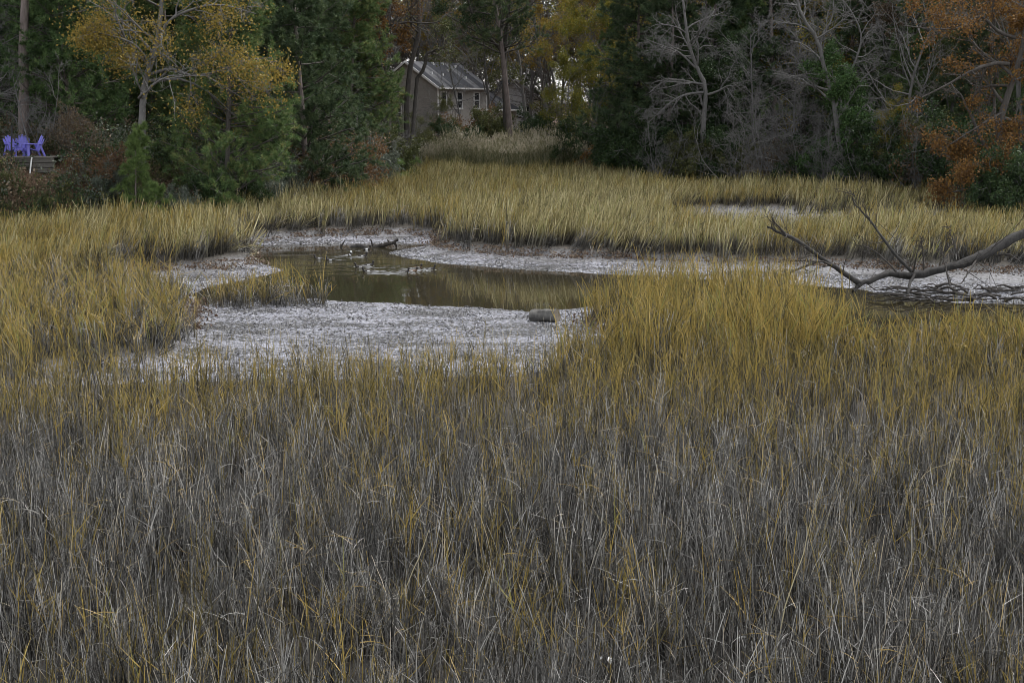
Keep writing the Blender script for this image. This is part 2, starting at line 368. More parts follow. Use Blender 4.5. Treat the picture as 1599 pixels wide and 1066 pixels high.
TUFT = {
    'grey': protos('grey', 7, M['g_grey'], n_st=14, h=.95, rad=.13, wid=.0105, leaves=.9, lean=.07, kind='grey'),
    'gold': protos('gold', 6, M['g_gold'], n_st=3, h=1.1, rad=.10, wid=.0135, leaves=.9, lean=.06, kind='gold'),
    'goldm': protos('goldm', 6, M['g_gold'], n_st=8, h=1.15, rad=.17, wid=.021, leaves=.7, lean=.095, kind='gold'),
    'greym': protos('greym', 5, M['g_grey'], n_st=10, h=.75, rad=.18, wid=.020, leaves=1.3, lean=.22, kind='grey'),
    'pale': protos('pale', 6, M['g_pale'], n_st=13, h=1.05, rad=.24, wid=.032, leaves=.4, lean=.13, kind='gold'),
}
ALLT = [o for k in TUFT for o in TUFT[k]]; START = {}; _c = 0
for k in TUFT: START[k] = (_c, len(TUFT[k])); _c += len(TUFT[k])
def scatter(name, P, rot, scl, idx, plist, **tags):
    """one stuff object: real tufts instanced on points"""
    me = bpy.data.meshes.new(name); me.vertices.add(len(P)); me.vertices.foreach_set('co', np.asarray(P, np.float32).ravel())
    for nm, typ, val in (('rot', 'FLOAT_VECTOR', rot), ('scl', 'FLOAT_VECTOR', scl), ('idx', 'INT', idx)):
        a = me.attributes.new(nm, typ, 'POINT'); a.data.foreach_set('vector' if typ == 'FLOAT_VECTOR' else 'value', np.asarray(val).ravel())
    o = link(name, me, **tags); o['kind'] = 'stuff'
    ng = bpy.data.node_groups.new(name, 'GeometryNodeTree')
    ng.interface.new_socket('Geometry', in_out='INPUT', socket_type='NodeSocketGeometry'); ng.interface.new_socket('Geometry', in_out='OUTPUT', socket_type='NodeSocketGeometry')
    N = ng.nodes.new; gi, go = N('NodeGroupInput'), N('NodeGroupOutput'); iop = N('GeometryNodeInstanceOnPoints'); jn = N('GeometryNodeJoinGeometry')
    for p in reversed(plist):
        g2 = N('GeometryNodeGeometryToInstance'); ng.links.new(g2.outputs[0], jn.inputs[0])
        for part in (p if isinstance(p, tuple) else (p,)):
            oi = N('GeometryNodeObjectInfo'); oi.inputs['Object'].default_value = part; ng.links.new(oi.outputs['Geometry'], g2.inputs[0])
    def at(nm, typ):
        a = N('GeometryNodeInputNamedAttribute'); a.data_type = typ; a.inputs['Name'].default_value = nm; return a.outputs[0]
    iop.inputs['Pick Instance'].default_value = True
    e2r = N('FunctionNodeEulerToRotation'); ng.links.new(at('rot', 'FLOAT_VECTOR'), e2r.inputs[0])
    ng.links.new(gi.outputs[0], iop.inputs['Points']); ng.links.new(jn.outputs[0], iop.inputs['Instance'])
    ng.links.new(at('idx', 'INT'), iop.inputs['Instance Index']); ng.links.new(e2r.outputs[0], iop.inputs['Rotation']); ng.links.new(at('scl', 'FLOAT_VECTOR'), iop.inputs['Scale'])
    ng.links.new(iop.outputs[0], go.inputs[0])
    m = o.modifiers.new('tufts', 'NODES'); m.node_group = ng
    return o
def candidates(y0, y1, dens, margin=4.0):
    A = (y1 - y0) * (y0 + y1) * .385 + (y1 - y0) * 2 * margin
    n = int(A * dens * 1.02); y = rg.uniform(y0, y1, n)
    x = rg.uniform(-1, 1, n) * (y * .385 + margin); return x, y
def field(name, label, x, y, kinds, hs, flat=.12, wind=(0, 0), plist=None):
    """kinds: array of type names; hs: height scale"""
    z = terrain(x, y)[0]
    idx = np.array([START[k][0] + rg.integers(START[k][1]) for k in kinds])
    n = len(x); tx, ty, th = rg.normal(wind[0], flat, n), rg.normal(wind[1], flat, n) + wind[1] * (vnoise(x, y, 3, 91) - .5) * 2, rg.uniform(0, 6.28, n)
    rot = np.stack([tx * np.cos(th) + ty * np.sin(th), -tx * np.sin(th) + ty * np.cos(th), th], 1)      # spin first, then lean with the wind
    s = hs * np.where(rg.uniform(size=n) < .12, rg.uniform(1.1, 1.35, n), rg.uniform(.68, 1.12, n)); lod = (vnoise(x, y, 1.4, 93) > .72) & (rg.uniform(size=n) < .5); rot[lod, :2] *= (1.8 if flat < .1 else 3.0); scl = np.stack([rg.uniform(.85, 1.2, n)] * 2 + [s], 1)
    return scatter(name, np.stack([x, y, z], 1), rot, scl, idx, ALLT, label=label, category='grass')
def topx(x, y):    # ground point (z=0) back to photo pixel
    f_ = y * math.cos(PITCH) + CH * math.sin(PITCH); up = y * math.sin(PITCH) - CH * math.cos(PITCH)
    return 799.5 + FPX * x / f_, 533 - FPX * up / f_
# foreground: dead grey stand with golden stems through it
x, y = candidates(8.6, 27.5, 27)
dc = sdist(CREEK, x, y); px, py = topx(x, y)
edge = sstep(-4.0, 2.0, dc)
keep = rg.uniform(size=len(x)) < np.where(dc > 0, .45 + .55 * sstep(0, 1.5, dc), .0)
sparse = (dc <= 0) & (rg.uniform(size=len(x)) < np.where((px < 300) & (py > 545), .38, .13 * sstep(-4.5, 0, dc))) & (py > 515)
k = keep | sparse; x, y, dc, px, py = x[k], y[k], dc[k], px[k], py[k]
patch = vnoise(x, y, 1.7, 41)
clump = vnoise(x, y, .55, 43) * .6 + vnoise(x, y, 1.6, 44) * .4
k = (rg.uniform(size=len(x)) < .35 + 1.3 * sstep(.25, .6, clump)); x, y, dc, px, py, patch = x[k], y[k], dc[k], px[k], py[k], patch[k]
gfr = .08 + .50 * sstep(800, 600, py) + .16 * sstep(880, 1020, py) * sstep(.35, .6, patch) + .15 * sstep(900, 1250, px) * sstep(900, 620, py) + .35 * (patch - .5)
gfr = np.clip(gfr * 1.2 + .08 + .30 * sstep(880, 640, py), 0, .9)
gold = (rg.uniform(size=len(x)) < gfr) | ((dc <= .1) & (rg.uniform(size=len(x)) < .75))
kinds = np.where(gold, 'gold', 'grey')
hs_ = np.where(gold, .95, 1.0) * (.80 + .35 * vnoise(x, y, 2.5, 8)) * np.where(dc <= 0, .75, 1)
field('marsh_grass', 'dead grey marsh grass mixed with golden stems covering the near marsh', x, y, kinds, hs_, .045)
# the tall golden stand beside the pool and the bank along the dark water
x, y = candidates(24.5, 37.5, 17)
dc = sdist(CREEK, x, y); px, py = topx(x, y)
k = (dc + .8 * (vnoise(x, y, .7, 62) - .45) > 0) & (px > 880) & (y > 27.5 - 2 * rg.uniform(size=len(x)))
tall = k & (px < 1330); x1, y1, p1 = x[tall], y[tall], px[tall]
field('golden_cordgrass', 'tall golden cordgrass stand beside the cut log and pool', x1, y1, np.where(rg.uniform(size=len(x1)) < .82, 'goldm', 'greym'),
      (1.0 + .30 * vnoise(x1, y1, 1.8, 3)) * np.where(p1 < 1000, .85, 1.0))
k2 = k & (px >= 1330)
field('bank_cordgrass', 'golden cordgrass along the dark water before the fallen tree', x[k2], y[k2], np.where(rg.uniform(size=k2.sum()) < .75, 'goldm', 'greym'), .85 + .2 * vnoise(x[k2], y[k2], 2, 5))
k = (dc > 0) & (px < 620) & (y > 26.0) & (sdist(CREEK, x, y) > -.1)
# left near-bank tussocks
x, y = candidates(26.5, 43, 13)
dc = sdist(CREEK, x, y); px, py = topx(x, y); k = (dc + .9 * (vnoise(x, y, .7, 63) - .45) > -.05) & (px < 500) & (py > 430); x, y = x[k], y[k]
field('tussock_grass', 'tangled olive and grey tussock grass jutting into the mud flat', x, y, np.where(rg.uniform(size=len(x)) < .5, 'goldm', 'greym'), .80 + .35 * vnoise(x, y, 2, 6), .25)
# clump standing in the shallow water
n = 60; cx = rg.uniform(-10, -4, 9000); cy = rg.uniform(34, 44, 9000); k = sdist(CLUMP, cx, cy) < .12; cx, cy = cx[k][:90], cy[k][:90]
field('water_grass_clump', 'small isolated clump of grass standing at the pool edge', cx, cy, np.where(rg.uniform(size=len(cx)) < .55, 'goldm', 'greym'), .85 + .3 * vnoise(cx, cy, .8, 6), .2)
# far meadow and the island
x, y = candidates(37.5, 106, 9.5)
dc = sdist(CREEK, x, y); db = sdist(BACKCH, x, y); dmm = sdist(MARSH, x, y); px, py = topx(x, y)
th = rg.uniform(size=len(x))
rag = dc + .9 * (vnoise(x, y, .8, 61) - .45)
k = (dmm < .6) & (rag > 0) & (th < .5 + .6 * sstep(0, .8, rag)) & ((db > 0) | ((px > 1240) & (th < .25) & (db > -3))) & ~((px < 500) & (py > 430))
x, y, dc, db, px, py = x[k], y[k], dc[k], db[k], px[k], py[k]
isl = (px > 660) & (py > 336) & (py < 425)
near_left = (px < 420) & (py > 355)
pn = vnoise(x, y, 5, 77)
kinds = np.where((rg.uniform(size=len(x)) < .05 + .55 * sstep(.35, .7, vnoise(x, y, 3.5, 71)) + .3 * near_left), 'goldm', 'pale')
kinds = np.where((rg.uniform(size=len(x)) < .10 + .28 * (dc < 1.0) + .35 * sstep(.6, .8, vnoise(x, y, 2.6, 73))) & (y < 85), 'greym', kinds)
hs_ = (.62 + .45 * pn + .35 * vnoise(x, y, 1.3, 72)) * np.where(dc < 2.5, 1.12, 1.0)
for nm, lab, s in (('island_grass', 'pale golden grass on the tongue of marsh between the mud banks', isl),
                   ('meadow_grass', 'golden grass meadow reaching back to the dark woods', ~isl & (px > 420 - 0 * py)),
                   ('left_bank_grass', 'golden grass below the timber deck and purple chairs', ~isl & (px <= 420))):
    s = s & (sdist(CREEK, x, y) > -9)
    field('marsh_meadow' if nm == 'meadow_grass' else ('island_grass' if nm == 'island_grass' else 'bank_grass'), lab, x[s], y[s], kinds[s], hs_[s], .14, (.0, .20))

# ------------------------------------------------------------------ trees: skeleton levels grown together, then tubes and leaves
def grow(rng, base, d, L, k, wig, up):
    d = unit(d); pts = [base]; st = (L / (k - 1))[:, None]; ds = [d]
    for _ in range(k - 1):
        d = unit(d + rng.normal(0, wig, d.shape) + np.array([0, 0, up])); pts.append(pts[-1] + d * st); ds.append(d)
    return np.stack(pts, 1), np.stack(ds, 1)
def kids(rng, pts, ds, rad, L, m, t0, t1, ang, sd, ratio, taper=.5, rr=.55):
    n, k, _ = pts.shape; t = (np.arange(m)[None, :] + rng.uniform(0, 1, (n, m))) / m * (t1 - t0) + t0
    s = t * (k - 1); i = np.minimum(s.astype(int), k - 2); f = (s - i)[..., None]; r = np.arange(n)[:, None]
    p = pts[r, i] * (1 - f) + pts[r, i + 1] * f; d = ds[r, i + 1]; ra = rad[r, i] * (1 - f[..., 0]) + rad[r, i + 1] * f[..., 0]
    a = rng.normal(size=d.shape); perp = unit(a - d * (a * d).sum(-1, keepdims=True)); an = rng.normal(ang, sd, (n, m))[..., None]
    nd = d * np.cos(an) + perp * np.sin(an)
    nl = L[:, None] * ratio * (1 - taper * (t - t0) / max(t1 - t0, 1e-6)) * rng.uniform(.65, 1.25, (n, m))
    return p.reshape(-1, 3), nd.reshape(-1, 3), nl.ravel(), ra.ravel() * rr
def taper(r0, k, end=.35): return r0[:, None] * np.linspace(1, end, k)[None, :]
def needle_mesh(rng, C, D, n, L, wd, spread=1.0):
    T = len(C); d = unit(D[:, None, :] * .75 + rng.normal(0, spread, (T, n, 3)) * .75); ln = L * rng.uniform(.65, 1.15, (T, n, 1))
    side = unit(np.cross(d, rng.normal(size=d.shape))) * wd / 2; c = C[:, None, :] + rng.normal(0, .02, (T, n, 3))
    V = np.stack([c - side, c + side, c + d * ln], 2).reshape(-1, 3); F = np.arange(len(V)).reshape(-1, 3)
    tint = np.clip(np.repeat(rng.uniform(.1, .8, T), n) + rng.normal(0, .12, T * n), 0, 1)
    return V, F, tint
def leaf_mesh(rng, C, size, flat=.5):
    n = len(C); a = unit(rng.normal(size=(n, 3))); nn = unit(rng.normal(size=(n, 3)) * np.array([1, 1, flat]) + np.array([0, 0, .5])); b = unit(np.cross(nn, a)); a = np.cross(b, nn)
    s = size * rng.uniform(.6, 1.3, (n, 1)); V = np.stack([C - a * s * .62, C + b * s * .33 + nn * s * .08, C + a * s * .62, C - b * s * .33 + nn * s * .08], 1).reshape(-1, 3)
    return V, np.arange(4 * n).reshape(-1, 4)
def clusters(rng, P, n, sd): return (np.repeat(P, n, 0) + rng.normal(0, sd, (len(P) * n, 3)))
def along(rng, pts, m, t0=.3):
    n, k, _ = pts.shape; s = rng.uniform(t0, 1, (n, m)) * (k - 1); i = np.minimum(s.astype(int), k - 2); f = (s - i)[..., None]; r = np.arange(n)[:, None]
    return (pts[r, i] * (1 - f) + pts[r, i + 1] * f).reshape(-1, 3), (pts[r, i + 1] - pts[r, i]).reshape(-1, 3)
WORLD_PARTS = {}
def finish(name, tb, crown, bark, leaf, twigs=None, tbark=None):
    """-> dict of meshes for one tree kind; trunk carries the limbs, crown the leaves or needles"""
    v, f = join(tb); d = {'trunk': mkmesh(name + '_trunk', v, f, M[bark], True)}
    if twigs is not None: v, f = join(twigs); d['branches'] = mkmesh(name + '_branches', v, f, M[tbark or bark], True)
    if crown is not None:
        V, F, tint = crown; d['crown'] = mkmesh(name + '_crown', V, F, M[leaf], False, {'tint': ('POINT', np.repeat(tint, F.shape[1]))})
    return d
def pine(seed, H, r0, first, n1, len1, tufts=6, dens=1.0, bark='bark_pine', leaf='needles', nl=.30, wd=.028, shape=.7, droop=.02, tri=20, sub=10, twig='bark_dark'):
    rng = np.random.default_rng(seed)
    tp, td = grow(rng, np.zeros((1, 3)), np.array([[0, 0, 1.]]), np.array([H]), 14, .025, .05); tr = taper(np.array([r0]), 14, .12)
    p, d, l, r = kids(rng, tp, td, tr, np.array([1.0]), n1, first, .99, 1.35, .16, 1.0, 0, .38)
    h = (p[:, 2] / H - first) / (1 - first); l = len1 * (1 - shape * np.clip(h, 0, 1)) * rng.uniform(.6, 1.15, n1)
    p1, d1 = grow(rng, p, d, l, 6, .12, .045); r1 = taper(np.clip(r, .015, .09), 6, .3)
    p, d, l2, r = kids(rng, p1, d1, r1, l, sub, .15, 1, .8, .2, .42, .45, .6); p2, d2 = grow(rng, p, d, l2, 4, .16, .08); r2 = taper(np.clip(r, .008, .05), 4, .5)
    C, D = along(rng, p2, tufts, .35); C2, D2 = p2[:, -1], d2[:, -1]; C3, D3 = p1[:, -1], d1[:, -1]
    C = np.concatenate([C, C2, C3]); D = unit(np.concatenate([D, D2, D3])) + np.array([0, 0, .35])
    if dens < 1: k = rng.uniform(size=len(C)) < dens; C, D = C[k], D[k]
    crown = needle_mesh(rng, C, unit(D), tri, nl, wd)
    return finish('pine', [tubes(tp, tr, 9, rough=.05)], crown, bark, leaf, [tubes(p1, r1, 4), tubes(p2, r2, 3)], twig)
def broad(seed, H, r0, n1=12, t0=.25, ang=.9, len1=.45, sub=(6, 5, 4), up=.05, wig=.16, leaves=0, size=.11, bark='bark_grey', leaf='leaf_gold',
          trunks=None, stems=1, spread=.25, lsd=.14, twig_r=.006, keep=1.0, up3=.02):
    rng = np.random.default_rng(seed); tb = []; tw = []
    if trunks is not None:                                  # limbs given as world-shaped polylines relative to the base
        K = 14; tp = np.stack([spline(q, K) for q, _, _ in trunks]); td = unit(np.gradient(tp, axis=1)); L = np.linalg.norm(np.diff(tp, axis=1), axis=2).sum(1)
        tr = np.stack([np.linspace(a, b, K) for _, a, b in trunks])
    else:
        b = rng.normal(0, .08 * (stems > 1), (stems, 3)) * np.array([1, 1, 0]); d = np.array([[0, 0, 1.]]) + rng.normal(0, spread if stems > 1 else .04, (stems, 3)) * np.array([1, 1, 0])
        L = H * rng.uniform(.75, 1.05, stems) if stems > 1 else np.array([H]); tp, td = grow(rng, b, d, L, 12, .07 if stems == 1 else .12, .04)
        tr = taper(np.full(stems, r0), 12, .15)
    tb.append(tubes(tp, tr, 8 if stems == 1 else 5, rough=.06))
    p, d, l, r = kids(rng, tp, td, tr, L, n1, t0, .98, ang, .25, len1, .45, .6)
    p1, d1 = grow(rng, p, d, l, 8, wig, up); r1 = taper(np.maximum(r, .02), 8, .25); tb.append(tubes(p1, r1, 5))
    last, ld = p1, d1; lr, ll = r1, l
    for i, m in enumerate(sub):
        p, d, l, r = kids(rng, last, ld, lr, ll, m, .18, 1, .85, .28, .46 if i else .5, .4, .6)
        kk = 5 if i == 0 else 4
        last, ld = grow(rng, p, d, l, kk, wig * 1.15, up3); ll = l; lr = taper(np.maximum(r, twig_r), kk, .45)
        (tb if i == 0 else tw).append(tubes(last, lr, 4 if i == 0 else 3))
    crown = None
    if leaves:
        tips = along(rng, last, 2, .2)[0]
        if keep < 1:                                        # whole sprays missing: gaps in the crown
            g = vnoise(tips[:, 0] * .8 + tips[:, 1] * .6 + 50 + tips[:, 2] * .31, tips[:, 2] * .9 - tips[:, 0] * .33 + 50, .7, seed) + vnoise(tips[:, 1] * .77 - tips[:, 0] * .5 + 90, tips[:, 2] * .83 + tips[:, 1] * .41 + 60, .55, seed + 1); tips = tips[g > np.quantile(g, 1 - keep)]
        m = max(1, int(round(leaves / len(tips))))
        if leaves < len(tips): tips = tips[rng.choice(len(tips), leaves, False)]
        C = clusters(rng, tips, m, lsd); V, F = leaf_mesh(rng, C, size)
        tint = np.clip(np.repeat(rng.uniform(.1, .9, len(tips)), m) * .7 + rng.uniform(0, .3, len(C)), 0, 1); crown = (V, F, tint)
    return finish('tree', tb, crown, bark, leaf, tw if tw else None)
USED = {}
def plant(meshes, name, label, cat, loc, rz=0.0, s=1.0, sz=None, leaf=None, bark=None, group=None, tilt=(0, 0)):
    o = thing(name, label, cat, loc, rz, group); o.scale = (s, s, sz or s); o.rotation_euler = (tilt[0], tilt[1], rz)
    for part, me in meshes.items():
        c = link({'crown': 'crown', 'trunk': 'trunk', 'branches': 'branches'}[part], me, o)
        m = leaf if part == 'crown' else bark
        if m: c.material_slots[0].link = 'OBJECT'; c.material_slots[0].material = M[m]
    return o
def gl(px, Y, dz=-.15): x = xat(px, Y); return (x, Y, tz(x, Y) + dz)
def rel(base, pts): return [np.array(atY(a, b, Y)) - np.array(base) for a, b, Y in pts]
PINE_A = pine(1, 17, .18, .05, 118, 4.3)                   # branches almost to the ground
PINE_B = pine(2, 19, .24, .22, 70, 4.2, dens=.8)
PINE_HI = pine(3, 21, .25, .38, 48, 4.4, dens=.75)
PINE_Y = pine(4, 4.6, .06, .06, 46, 1.25, tufts=4, sub=6, nl=.21, wd=.016, shape=.7, leaf='needles_young')
PINE_S = pine(5, 2.4, .04, .05, 32, 1.15, tufts=4, sub=6, nl=.21, wd=.016, shape=.6, leaf='needles_young')
BARE_A = broad(11, 13, .13, 18, .12, .9, .40, (7, 6, 6), .05, .15, bark='bark_grey', twig_r=.0055)
BARE_B = broad(12, 8, .085, 22, .06, 1.1, .55, (7, 6, 6), .0, .17, bark='bark_pale', twig_r=.0055, up3=-.01)
BARE_D = broad(14, 5, .045, 5, .1, .8, .5, (6, 6, 5), .02, .17, bark='bark_pale', twig_r=.005, stems=6, spread=.45)
BARE_C = broad(13, 16, .17, 15, .25, .75, .38, (7, 6, 5), .08, .13, bark='bark_grey', twig_r=.007)
DEC_A = broad(21, 12, .16, 16, .15, .95, .42, (6, 5, 4), .05, .17, leaves=20000, size=.11, leaf='leaf_yellowgreen', keep=.65, lsd=.2)
DEC_B = broad(22, 14, .2, 15, .22, .85, .40, (6, 5, 4), .06, .16, leaves=20000, size=.14, leaf='leaf_orange', keep=.7)
DEC_C = broad(23, 16, .2, 14, .25, .8, .38, (6, 5, 4), .07, .15, leaves=16000, size=.14, leaf='leaf_brown', keep=.7)
HOLLY = broad(31, 7.5, .12, 26, .06, 1.05, .33, (6, 4, 3), .05, .15, leaves=34000, size=.11, leaf='leaf_holly', lsd=.16)
SHRUB_A = broad(41, 2.6, .03, 6, .12, .7, .5, (5, 4), .04, .16, leaves=15000, size=.085, leaf='leaf_dark', stems=9, spread=.45, lsd=.10, twig_r=.005)
SHRUB_B = broad(42, 2.0, .025, 6, .12, .75, .5, (5, 4), .05, .16, leaves=11000, size=.065, leaf='leaf_grey', stems=10, spread=.5, lsd=.09, twig_r=.005)
SHRUB_C = broad(43, 2.4, .02, 7, .1, .8, .5, (5, 4), .03, .2, leaves=4500, size=.085, leaf='leaf_brown', bark='bark_grey', stems=10, spread=.5, lsd=.12, twig_r=.005)

# --- left bank
DECKY = 60.6
plant(PINE_HI, 'pine_tree', 'tall pine with bare grey trunk rising behind the purple chairs', 'tree', gl(33, 64), 1.0)
plant(BARE_B, 'bare_tree', 'bare pale-twigged tree above the purple chairs', 'tree', gl(-5, 66), .5, 1.0)
plant(PINE_A, 'pine_tree', 'green pine between the purple chairs and the golden oak', 'tree', gl(112, 65.5), 2.0, .8)
plant(PINE_Y, 'young_pine', 'slim bright green young pine standing on the leafy bank', 'tree', gl(208, 59.6), .3, .92)
plant(PINE_S, 'young_pine', 'low bushy young pine at the foot of the slim one', 'tree', gl(240, 58.8, -.3), 1.3, .85)
plant(PINE_S, 'young_pine', 'spreading low pine bough at the meadow edge under big pines', 'tree', gl(345, 61.3, -.2), 2.6, .8, .6)
b = gl(222, 61.5)
plant(broad(24, 10, .15, 11, .25, 1.1, .40, (6, 5, 4), .0, .17, leaves=13000, size=.095, leaf='leaf_gold', keep=.62, lsd=.3, bark='bark_grey', trunks=[
    (rel(b, [(222, 268, 61.5), (222, 190, 61.5), (226, 130, 61.4), (242, 80, 61.2), (250, 30, 61), (256, -60, 61), (262, -180, 61)]), .17, .05),
    (rel(b, [(230, 118, 61.4), (265, 108, 61), (300, 118, 60.6), (340, 112, 60.2), (385, 95, 59.8), (425, 90, 59.6)]), .075, .02),
    (rel(b, [(244, 75, 61.2), (262, 35, 60.8), (300, 15, 60.4), (345, 8, 60), (400, 22, 59.6)]), .08, .02),
    (rel(b, [(234, 100, 61.3), (210, 70, 60.8), (170, 55, 60.3), (135, 48, 60)]), .06, .02)]),
    'oak_tree', 'crooked grey-limbed tree with golden leaves among the pines', 'tree', b)
plant(PINE_A, 'pine_tree', 'wide green pine with drooping boughs beside the golden-leaved tree', 'tree', gl(350, 63.5), 4.1, .82, bark='bark_dark')
plant(PINE_A, 'pine_tree', 'big dark pine with boughs reaching over the meadow edge', 'tree', gl(478, 72), .7, 1.0, leaf='needles_dark')
plant(PINE_A, 'pine_tree', 'dark pine overlapping the big pine, deeper in the wood', 'tree', gl(415, 75), 3.1, .95, leaf='needles_dark')
for i, (px, Y, kind, s) in enumerate([(-60, 70, PINE_A, 1), (70, 76, PINE_A, .95), (150, 72, PINE_A, .9), (190, 80, PINE_B, 1), (270, 74, PINE_A, .95), (310, 84, PINE_A, 1), (545, 92, PINE_A, .9),
                                      (20, 84, PINE_A, 1), (-140, 76, PINE_A, 1), (395, 90, PINE_A, 1.05), (230, 92, PINE_A, 1), (120, 95, PINE_A, 1.05), (490, 100, PINE_A, 1)]):
    plant(kind, 'pine_tree', 'dark pine deep in the wood behind the bank with the purple chairs', 'tree', gl(px, Y), i * 1.7, s, leaf='needles_dark' if i % 2 else None, group='pines deep in the wood behind the chairs')
plant(SHRUB_C, 'shrub', 'brown-leaved shrub on the bank beside the timber deck', 'shrub', gl(116, 62.5), 0, .62, .95)
plant(SHRUB_C, 'shrub', 'rusty dead-leaved bush between deck and young pine', 'shrub', gl(150, 60.8), 2, .8, leaf='leaf_rust')
plant(SHRUB_B, 'shrub', 'silvery shrub behind the slim young pine', 'shrub', gl(170, 60.5), 1, .8)
for i, (px, Y, m, s, lf, lab) in enumerate([
    (275, 60.2, SHRUB_B, .8, None, 'silver-grey shrub beside the low bushy young pine'),
    (405, 67.5, SHRUB_B, 1.05, None, 'grey-green shrub below the wide green pine'),
    (440, 69.5, SHRUB_B, 1.25, None, 'large grey-green shrub under the big dark pine'),
    (480, 72.5, SHRUB_C, 1.2, 'leaf_rust', 'reddish dead-leaved shrub under the big dark pine'),
    (520, 75.5, SHRUB_A, 1.1, None, 'dark evergreen shrub at the meadow edge past the big pine'),
    (548, 79, SHRUB_C, 1.6, 'leaf_rust', 'tall rust-leaved shrub where wood meets meadow'),
    (575, 83, SHRUB_B, 1.5, None, 'grey-leaved shrub before the dark crooked trunks'),
    (603, 88, SHRUB_A, 1.3, 'leaf_olive', 'olive shrub at the foot of the dark crooked trunks'),
    (8, 58.9, SHRUB_A, .36, 'leaf_olive', 'low leafy bush spilling down in front of the timber deck'),
    (-30, 59.6, SHRUB_A, .5, 'leaf_olive', 'leafy bush at the far end of the timber deck'),
    (62, 58.6, SHRUB_B, .4, 'leaf_olive', 'small leafy bush at the foot of the white pipe'),
    (310, 61.5, SHRUB_A, .8, None, 'dark bush behind the spreading low pine bough'),
    (375, 64.5, SHRUB_A, .9, None, 'dark bush at the foot of the wide green pine')]):
    plant(m, 'shrub', lab, 'shrub', gl(px, Y), i * 2.1, s, leaf=lf)
# --- round the house
plant(DEC_B, 'oak_tree', 'red-orange leaved tree beside the dark crooked trunks', 'tree', gl(572, 96), 1.2, .95)
plant(DEC_A, 'tree', 'thin yellow-green tree partly veiling the house gable', 'tree', gl(586, 99), 4.0, .55, leaf='leaf_olive')
b = gl(603, 97)
plant(broad(25, 12, .2, 9, .3, .9, .3, (5, 5, 4), .03, .2, leaves=1500, size=.12, leaf='leaf_rust', bark='bark_dark', trunks=[
    (rel(b, [(606, 240, 97), (605, 180, 97), (603, 120, 97), (601, 70, 97), (607, 20, 97), (615, -60, 97), (622, -200, 97)]), .24, .08),
    (rel(b, [(601, 80, 97), (590, 45, 96.5), (575, 25, 96), (555, 15, 95.5)]), .09, .03), (rel(b, [(604, 50, 97), (622, 25, 96.5), (650, 5, 96), (670, -25, 96)]), .1, .03)]),
    'tree', 'dark crooked tree with sparse russet leaves left of the house gable'.replace('left of', 'by'), 'tree', b)
b = gl(637, 101)
plant(broad(26, 12, .2, 7, .45, .9, .26, (5, 5, 4), .03, .2, leaves=2500, size=.12, leaf='leaf_olive', bark='bark_dark', trunks=[
    (rel(b, [(637, 232, 101), (635, 170, 101), (640, 110, 101), (648, 75, 101), (655, 45, 101), (654, 0, 101), (660, -90, 101), (668, -200, 101)]), .22, .09),
    (rel(b, [(642, 232, 100.6), (648, 170, 100.6), (651, 125, 100.5), (662, 108, 100.2), (665, 92, 100), (668, 82, 100), (682, 80, 100), (692, 70, 100), (693, 58, 100), (686, 46, 100)]), .15, .05)]),
    'tree', 'dark trunk with a hooked limb curling in front of the house roof', 'tree', b)
plant(HOLLY, 'evergreen_shrub', 'dark evergreen bush under the house windows', 'shrub', gl(702, 109), 0, .50, .42, leaf='leaf_dark')
plant(SHRUB_A, 'shrub', 'dark rounded bush beside the reeds before the house', 'shrub', gl(735, 108), 1, 1.2, 1.15)
plant(SHRUB_C, 'shrub', 'reddish twiggy bush below the house window', 'shrub', gl(727, 112), 2, 1.6, 1.5, leaf='leaf_rust')
plant(SHRUB_B, 'shrub', 'grey-green bush at the house corner', 'shrub', gl(668, 108), 1, 1.4, leaf='leaf_olive')
plant(DEC_A, 'tree', 'small thin tree with olive leaves at the house corner', 'tree', gl(693, 113), 1, .36, leaf='leaf_olive')
plant(SHRUB_A, 'shrub', 'dark bush between house and tall pine', 'shrub', gl(765, 111), 3, 1.3, leaf='leaf_olive')
plant(PINE_S, 'young_pine', 'young pine sprouting at the meadow edge before the house', 'tree', gl(632, 92), 1, 1.15, .95)
plant(PINE_S, 'young_pine', 'leaning young pine on the point of the near bank', 'tree', gl(612, 86), 2.4, 1.0, .8)
b = gl(800, 108)
PB = pine(6, 22, .27, .38, 46, 4.2, dens=.7, leaf='needles_dark')
plant(PB, 'pine_tree', 'tall straight pine with pale trunk standing over the reeds', 'tree', b, 2.2)
b = gl(790, 109.5)
plant(broad(27, 12, .2, 8, .35, .9, .26, (5, 5, 4), .03, .18, leaves=6000, size=.12, leaf='leaf_dark', bark='bark_dark', trunks=[
    (rel(b, [(790, 212, 109.5), (789, 150, 109.5), (788, 90, 109.5), (790, 50, 109.5), (795, 0, 109.5), (796, -150, 109.5)]), .24, .1),
    (rel(b, [(787, 85, 109.5), (770, 65, 109), (748, 45, 108.5), (735, 15, 108), (728, -20, 108)]), .13, .05), (rel(b, [(770, 66, 109), (735, 45, 108.5), (700, 25, 108), (680, 10, 107.5)]), .07, .03)]),
    'tree', 'dark forked trunk right behind the tall straight pine'.replace('right ', 'close '), 'tree', b)
plant(DEC_A, 'tree', 'yellow-green autumn tree beside the reeds', 'tree', gl(888, 107), .4, .72)
plant(DEC_A, 'tree', 'golden-topped autumn tree beyond the reeds', 'tree', gl(925, 114), 2.4, 1.0, leaf='leaf_yellowgreen')
plant(SHRUB_A, 'shrub', 'dark bush at the end of the reed bed', 'shrub', gl(845, 110), 1, 1.3)
plant(SHRUB_A, 'shrub', 'dark evergreen bush by the orange shrub', 'shrub', gl(905, 104), 2, 1.4)
